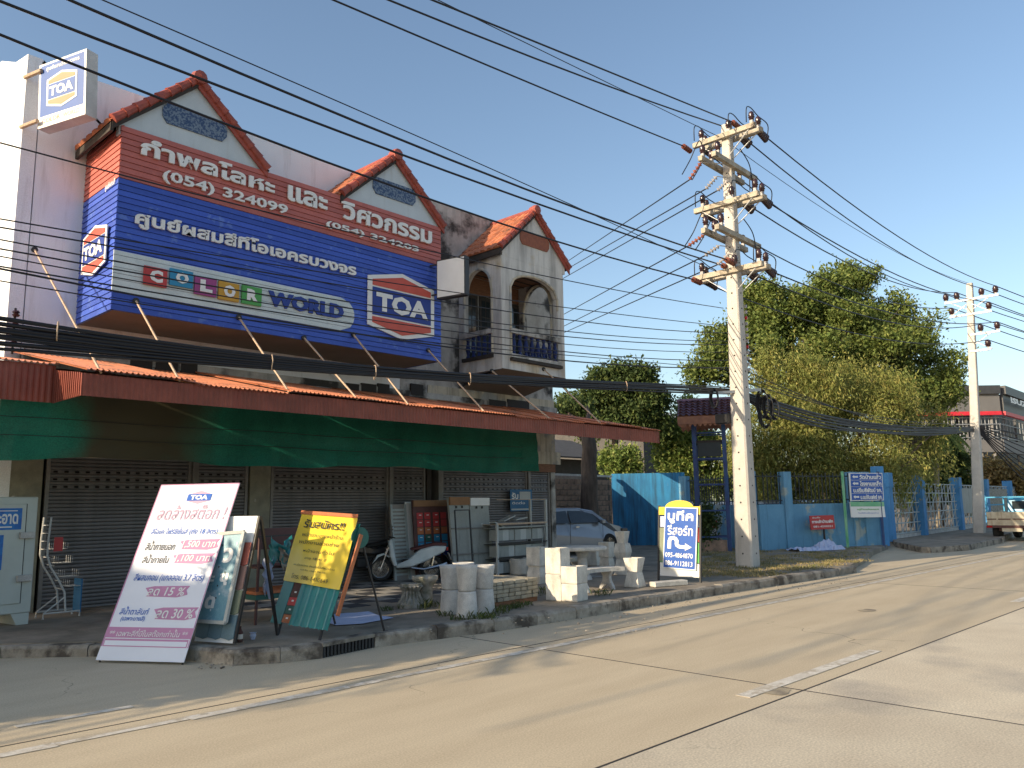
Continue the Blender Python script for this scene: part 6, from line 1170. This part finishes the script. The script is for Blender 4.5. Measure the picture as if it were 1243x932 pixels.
# grey showroom at the right edge
d1 = 74.; A_ = DP(1160, 600, d1); B_ = DP(1221, 600, d1); C_ = DP(1300, 600, d1*1.3); zA = DP(1221, 466, d1).z; zr = DP(1221, 502, d1).z; zg = DP(1221, 548, d1).z; zm = DP(1221, 533, d1).z
dl = thing('grey_showroom', 'grey two storey car showroom with a red band at the right edge', 'building', (B_.x, B_.y, 0)); A_ = A_+(A_-B_)*.8
def face2(a, c, z0, z1, nm, m, th=.3, out=0.): 
    dd = (c-a).normalized(); nn_ = Vector((-dd.y, dd.x, 0)); nn_ = nn_ if nn_.dot(a) > 0 else -nn_
    a, c = a-nn_*out, c-nn_*out; return MB().prism([Vector((a.x, a.y, z0)), Vector((c.x, c.y, z0)), Vector((c.x, c.y, z1)), Vector((a.x, a.y, z1))], nn_*th).build(nm, m, dl, True)
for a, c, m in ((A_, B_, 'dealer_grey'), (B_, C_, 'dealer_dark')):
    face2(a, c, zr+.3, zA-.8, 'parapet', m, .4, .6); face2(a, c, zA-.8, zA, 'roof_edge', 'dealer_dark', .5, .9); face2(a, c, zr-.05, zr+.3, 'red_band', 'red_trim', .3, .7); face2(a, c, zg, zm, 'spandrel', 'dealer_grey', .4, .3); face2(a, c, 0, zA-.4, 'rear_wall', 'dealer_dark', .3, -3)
    for k in range(7): p = a.lerp(c, (k+.5)/7); MB().beam((p.x, p.y, 0), (p.x, p.y, zr), .22).build('column', 'dealer_dark' if k % 3 else 'dealer_grey', dl, True)
    for j in range(4): face2(a, c, zm+.2+j*.62, zm+.28+j*.62, 'louvre', 'dealer_rail', .05, .2)
    for k in range(24): p = a.lerp(c, (k+.5)/24); MB().beam((p.x, p.y, zm), (p.x, p.y, zr-.1), .07).build('screen_bar', 'dealer_rail', dl, True)
fd = Face(Vector((B_.x, B_.y, zA-.8)).lerp(Vector((C_.x, C_.y, zA-.8)), .0), Vector((C_.x, C_.y, zA-.8)), Vector((B_.x, B_.y, zr+.3))); fd.text('ISUZU', .02, .15, .30, .5, 'sign_white', dl, 1.1, .05)
# ================================================================ trees
def leafmat(name, c, c2, c3, tr=.35): mat(name, c, c2, scale=2.2, rough=.6, trans=tr, bump=0, patch=c3, pthr=(.5, .62), pscale=3.5, spec=.25, grain=.42, gscale=5.)
leafmat('leaf_green', (.19, .24, .065), (.10, .155, .04), (.24, .26, .07)); leafmat('leaf_deep', (.085, .13, .04), (.05, .08, .028), (.15, .18, .055)); leafmat('leaf_gold', (.28, .29, .08), (.17, .21, .06), (.38, .33, .10)); leafmat('leaf_light', (.20, .27, .07), (.12, .19, .045), (.32, .34, .10)); leafmat('leaf_dry', (.28, .20, .09), (.16, .12, .05), (.33, .27, .10))
def leaves(blobs, n, size, name, m, parent, seed, aspect=.5, droop=0., shell=.55, clump=9, twig=13):
    rg = np.random.default_rng(seed); B = np.array(blobs, float); sub = []
    if twig:      # every bough carries a dozen leafy sprays of its own, so light and dark gaps open between them
        for q in B:
            for k in range(twig):
                d_ = rg.normal(size=3); d_[2] += .25; d_ /= np.linalg.norm(d_); rr = q[3]*rg.uniform(.22, .42); off = d_*q[3]*rg.uniform(.45, 1.02); off[2] *= q[4]; sub.append([*(q[:3]+off), rr, .62])
        B = np.array(sub)
    wts = B[:, 3]**2; wts /= wts.sum(); nc = max(1, n//clump)
    idx = rg.choice(len(B), nc, p=wts); dirs = rg.normal(size=(nc, 3)); dirs[:, 2] += .35; dirs /= np.linalg.norm(dirs, axis=1)[:, None]
    rad = B[idx, 3]*(shell+(1.1-shell)*rg.random(nc)**.6)
    cen = B[idx, :3]+dirs*rad[:, None]*np.stack([np.ones(nc), np.ones(nc), B[idx, 4]], 1)
    cen = np.repeat(cen, clump, 0); N = len(cen); cen = cen+rg.normal(size=(N, 3))*size*(.8+.03*clump)*np.array([1, 1, 1+droop*1.5])
    dd = rg.normal(size=(N, 3))+np.repeat(dirs, clump, 0)*.8; dd[:, 2] -= droop*1.5; dd /= np.linalg.norm(dd, axis=1)[:, None]
    up_ = rg.normal(size=(N, 3)); up_[:, 2] += 1.2; w = np.cross(dd, up_); w /= np.linalg.norm(w, axis=1)[:, None]
    s = size*rg.uniform(.6, 1.3, N)[:, None]; v = np.empty((N, 4, 3)); v[:, 0] = cen-dd*s*.5; v[:, 1] = cen+w*s*aspect*.5; v[:, 2] = cen+dd*s*.5; v[:, 3] = cen-w*s*aspect*.5
    me = bpy.data.meshes.new(name); me.vertices.add(N*4); me.vertices.foreach_set('co', v.reshape(-1)); me.loops.add(N*4); me.loops.foreach_set('vertex_index', np.arange(N*4, dtype=np.int32)); me.polygons.add(N); me.polygons.foreach_set('loop_start', np.arange(0, N*4, 4, dtype=np.int32)); me.update(calc_edges=True); me.materials.append(M[m])
    return put(name, me, parent, True)
def limb(b, a, c, r0, r1, seed, seg=5, wob=.12):
    rn = random.Random(seed); L = (c-a).length; pts = [a.lerp(c, k/seg)+Vector((rn.uniform(-1, 1), rn.uniform(-1, 1), rn.uniform(-.3, .6)))*wob*L*(.0 if k in (0, seg) else .35) for k in range(seg+1)]
    b.tube(pts, [r0+(r1-r0)*k/seg for k in range(seg+1)], 8)
def tree(label, px, py, dist, blobs, n, size, m, bark, seed, name='broadleaf_tree', group=None, tr=.3, base_z=.1, rsc=.9, **k):
    bl = []
    for (bx_, by_, r, dd) in blobs:
        D = dist+dd; p = DP(bx_, by_, D); bl.append((p.x, p.y, p.z, r*rsc*D/FP, .85))
    root = DP(px, py, dist); root.z = base_z; t = thing(name, label, 'tree', root, 0, group); top = Vector(np.average([b_[:3] for b_ in bl], axis=0)); top.z = root.z+(min(b_[2] for b_ in bl)-root.z)*.8+.6
    b = MB(); limb(b, Vector(root), top, tr, tr*.7, seed, 6, .1); b.build('trunk', bark, t, True, smooth=True)
    for i, q_ in enumerate(bl):
        b = MB(); e = Vector(q_[:3]); limb(b, top-Vector((0, 0, .2)), e, tr*.45, tr*.1, seed+i, 5, .2)
        for j in range(4):
            rr = random.Random(seed*31+i*7+j); e2 = e+Vector((rr.uniform(-1, 1), rr.uniform(-1, 1), rr.uniform(-.2, .8)))*q_[3]*.75; limb(b, top.lerp(e, .7), e2, tr*.16, tr*.04, seed+i*5+j, 4, .15)
        b.build('limb', bark, t, True, smooth=True)
    leaves(bl, n, size, 'crown', m, t, seed, **k); return t
big = [(940, 385, 48, 0), (985, 372, 42, 1), (1035, 352, 34, 2), (1020, 395, 50, 0), (1075, 390, 40, 2), (1110, 415, 44, 1), (1065, 440, 50, 0), (1130, 460, 38, 1), (905, 425, 38, -1), (870, 450, 30, -2), (868, 412, 16, -1), (960, 440, 50, -1), (1020, 460, 50, 0), (845, 455, 16, -2), (1105, 475, 40, 0), (1150, 480, 22, 0), (925, 365, 24, 0), (1050, 338, 16, 2)]
tree('large spreading green tree rising behind the tall pole', 1000, 600, 40, big, 120000, .20, 'leaf_green', 'bark', 3, tr=.35, shell=.35, clump=12, rsc=1.0, twig=16)
gold = [(950, 470, 34, 0), (1000, 480, 42, 0), (1050, 475, 34, 1), (920, 515, 36, -1), (975, 530, 46, -1), (1040, 525, 48, 0), (1095, 520, 36, 1), (1125, 555, 24, 1), (940, 565, 34, -1), (1000, 570, 34, -1), (1050, 565, 36, -1), (935, 455, 18, 0), (1085, 485, 22, 0), (1095, 570, 26, -1.5), (1085, 600, 14, -1.5), (905, 560, 24, -1), (925, 590, 26, -1), (965, 592, 28, -1), (1005, 592, 28, -1), (1045, 592, 24, -1), (1000, 510, 40, 0), (960, 500, 36, 0), (975, 452, 18, 0), (1140, 520, 16, 1)]
tree('feathery golden green tree drooping over the blue wall', 1010, 600, 34, gold, 120000, .17, 'leaf_gold', 'bark', 5, name='feathery_tree', tr=.22, aspect=.26, droop=.8, shell=.35, clump=12, rsc=1.0, twig=15)
mid = [(735, 470, 24, 0), (765, 465, 26, 0), (785, 490, 24, 0), (755, 500, 30, 0), (715, 495, 22, 0), (790, 515, 22, 0), (700, 505, 16, 0), (725, 515, 22, 0), (745, 460, 14, 0)]
tree('dense round dark green tree behind the awning end', 750, 600, 36, mid, 36000, .19, 'leaf_deep', 'bark', 7, tr=.2, shell=.4, clump=10, rsc=1.0)
lite = [(835, 520, 22, 0), (820, 545, 26, 0), (850, 560, 26, 0), (838, 500, 16, 0), (865, 540, 20, 0), (815, 575, 16, 0), (845, 590, 16, -.5), (880, 575, 16, 0)]
tree('pale green sunlit tree beside the ladder tower', 842, 610, 37, lite, 26000, .19, 'leaf_light', 'bark_pale', 9, tr=.11, shell=.35, clump=10, rsc=1.)
tree('small leafy tree in the shade under the awning end', 750, 600, 34, [(742, 560, 16, 0), (760, 556, 16, 0), (752, 570, 14, 0), (770, 568, 10, 0)], 4200, .17, 'leaf_light', 'bark_pale', 11, tr=.07, shell=.4)
back_ = [(690, 560, 8, 0), (880, 600, 16, 8), (905, 590, 20, 8), (1120, 590, 20, 4), (1150, 560, 26, 6), (1165, 535, 18, 6), (1175, 575, 20, 5)]
tree('dark bushy tree behind the lattice fence left of the distant pole', 1140, 610, 46, [(1140, 560, 26, 0), (1160, 585, 20, 0), (1150, 545, 18, 0), (1125, 590, 22, -1), (1175, 600, 14, 0), (1110, 600, 14, -2)], 12000, .3, 'leaf_deep', 'bark', 13, name='bushy_tree', tr=.15)
tree('yellowing shrub behind the fence right of the distant pole', 1215, 612, 52, [(1205, 575, 16, 0), (1222, 582, 14, 0), (1240, 590, 12, 0), (1195, 590, 12, 0), (1255, 585, 14, 0)], 8000, .3, 'leaf_dry', 'bark', 15, name='shrub', tr=.1)
tree('dark tree mass inside the wall behind the railings', 960, 610, 38, [(905, 580, 22, 3), (940, 590, 22, 3), (975, 590, 20, 3), (1005, 592, 20, 3), (880, 585, 14, 3)], 12000, .3, 'leaf_deep', 'bark', 17, name='bushy_tree', tr=.12)
tree('distant tree line crown seen under the wires right of the shophouse', 690, 600, 60, [(690, 490, 10, 0), (700, 510, 10, 0), (685, 520, 8, 0)], 2600, .3, 'leaf_deep', 'bark', 19, tr=.1)
# yellow-green palm fronds near the far pole
pl0 = DP(1135, 600, 44); pal = thing('palm', 'drooping pale palm fronds beside the distant pole', 'palm', (pl0.x, pl0.y, .1)); hub_ = DP(1135, 525, 44); MB().tube([(pl0.x, pl0.y, .1), hub_], [.18, .12], 8).build('trunk', 'bark_pale', pal, True)
for k in range(11):
    a = k*.571; b = MB(); pts = [hub_+Vector((math.cos(a)*s_*1.7, math.sin(a)*s_*1.7, .9*s_-1.9*s_*s_)) for s_ in np.linspace(0, 1, 9)]; b.tube(pts, [.03]*8+[.01], 4)
    for i in range(1, 9):
        for sgn in (-1, 1):
            for f_ in (0, .5):
                p = pts[i-1].lerp(pts[i], f_); w = Vector((-math.sin(a), math.cos(a), 0))*sgn; b.quad(p, p+w*.25+Vector((0, 0, -.15)), p+w*.5+Vector((math.cos(a)*.15, math.sin(a)*.15, -.5)), p+w*.22+Vector((0, 0, -.22)))
    b.build('frond', 'leaf_light', pal, True, fix=False)
# trunk under the awning, forked above it
g = G(718, 669); tk = thing('street_tree', 'dark rough tree trunk standing beside the grey car under the awning end', 'tree', g); r0 = (G(731, 669)-G(706, 669)).length/2*.95; zt_k = height_at(g, 722, 546)
b = MB(); limb(b, Vector(g), Vector((g.x+.1, g.y+.1, zt_k+.6)), r0, r0*.72, 4, 7, .05); b.build('trunk', 'bark', tk, True, smooth=True)
for k, (dx, dy) in enumerate(((.8, .6), (-.3, 1.0), (.4, -.2))): b = MB(); limb(b, Vector((g.x+.1, g.y+.1, zt_k+.4)), Vector((g.x+dx*1.4, g.y+dy*1.8+.8, zt_k+1.6)), r0*.5, .04, 50+k, 5, .15); b.build('limb', 'bark', tk, True, smooth=True)
leaves([(g.x+1.3, g.y+1.8, zt_k+1.5, .8, .8), (g.x+.2, g.y+2.2, zt_k+1.3, .7, .8)], 2500, .17, 'crown', 'leaf_deep', tk, 44)
pole_b = MB(); limb(pole_b, G(1105, 640), AX(1117, 562, G(1105, 640).x), .14, .1, 3, 4, .02); tag(pole_b.build('leaning_trunk', 'bark_pale', smooth=True), 'bare pale leaning trunk behind the first bay of the lattice fence', 'tree trunk')
# far tree line closing the horizon
rg = random.Random(77); bl = []
for k in range(70):
    a = math.radians(-30+k*2.2); D = rg.uniform(120, 190); bl.append((D*math.cos(a), D*math.sin(a), rg.uniform(1.5, 4), rg.uniform(4, 7), .8))
far = leaves(bl, 30000, 1.1, 'far_treeline', 'leaf_deep', None, 31, shell=.3); tag(far, 'dark distant line of trees closing the horizon', 'trees', None, 'stuff')
# verge grass
sp = []; rn = random.Random(12)
for k in range(520):
    px, py = rn.uniform(820, 1050), rn.uniform(662, 700); g = G(px, py)
    if g.x < 27 and g.y > 7.8 and g.y < 14: sp.append((g.x, g.y, .145, rn.uniform(.5, 1.1)))
tag(tufts('dry_grass', sp[::2], 'dry_grass', 2, 40, .06, .3), 'dry yellow grass covering the verge around the tall pole', 'grass'); tag(tufts('grass', sp[1::2], 'lawn_mix', 3, 40, .07, .3), 'short green grass on the verge around the tall pole', 'grass')
b = thing('roadside_shrub', 'small dark shrub behind the resort sign', 'shrub', G(856, 668)); g = G(856, 668); leaves([(g.x, g.y, .7, .45, 1.3), (g.x+.1, g.y, 1.2, .35, 1.3)], 2200, .13, 'foliage', 'leaf_deep', b, 8); MB().tube([g, g+Vector((0, 0, 1.2))], .03, 6).build('stem', 'bark', b, True)

shade_tree = thing('street_tree', 'low leafy tree added out of view on the left to shade the price banner', 'tree', (-3.0, 10.4, .15)); b = MB(); limb(b, Vector((-3.0, 10.4, .1)), Vector((-2.7, 10.3, 2.3)), .12, .07, 90); b.build('trunk', 'bark', shade_tree, True, smooth=True)  # unseen tree added; its crown sits toward the sun to shade the banner
leaves([(-1.4, 9.98, 2.62, .82, 1.15), (-3.2, 10.1, 2.2, .9, .8), (-4.6, 10.9, 2.7, .9, .9)], 14000, .16, 'crown', 'leaf_green', shade_tree, 91, shell=.1, twig=0)

rn = random.Random(41); b = MB()
for k in range(420):
    if k % 3: px, py = rn.uniform(240, 1030), 0; py = 806-(px-240)*.138+rn.uniform(-1, 10)
    else: px, py = rn.uniform(420, 830), rn.uniform(700, 770)
    on_road = bool(k % 3); g = G(px, py, .004 if on_road else .15); r_ = rn.uniform(.006, .02); b.lathe([(r_*.6, 0), (r_, r_*.4), (r_*.5, r_*.8)], g, 5)
    if len(b.v) > 20000: break
tag(b.build('grit', 'kerb', fix=False), 'small stones and grit scattered along the kerb', 'gravel', None, 'stuff')
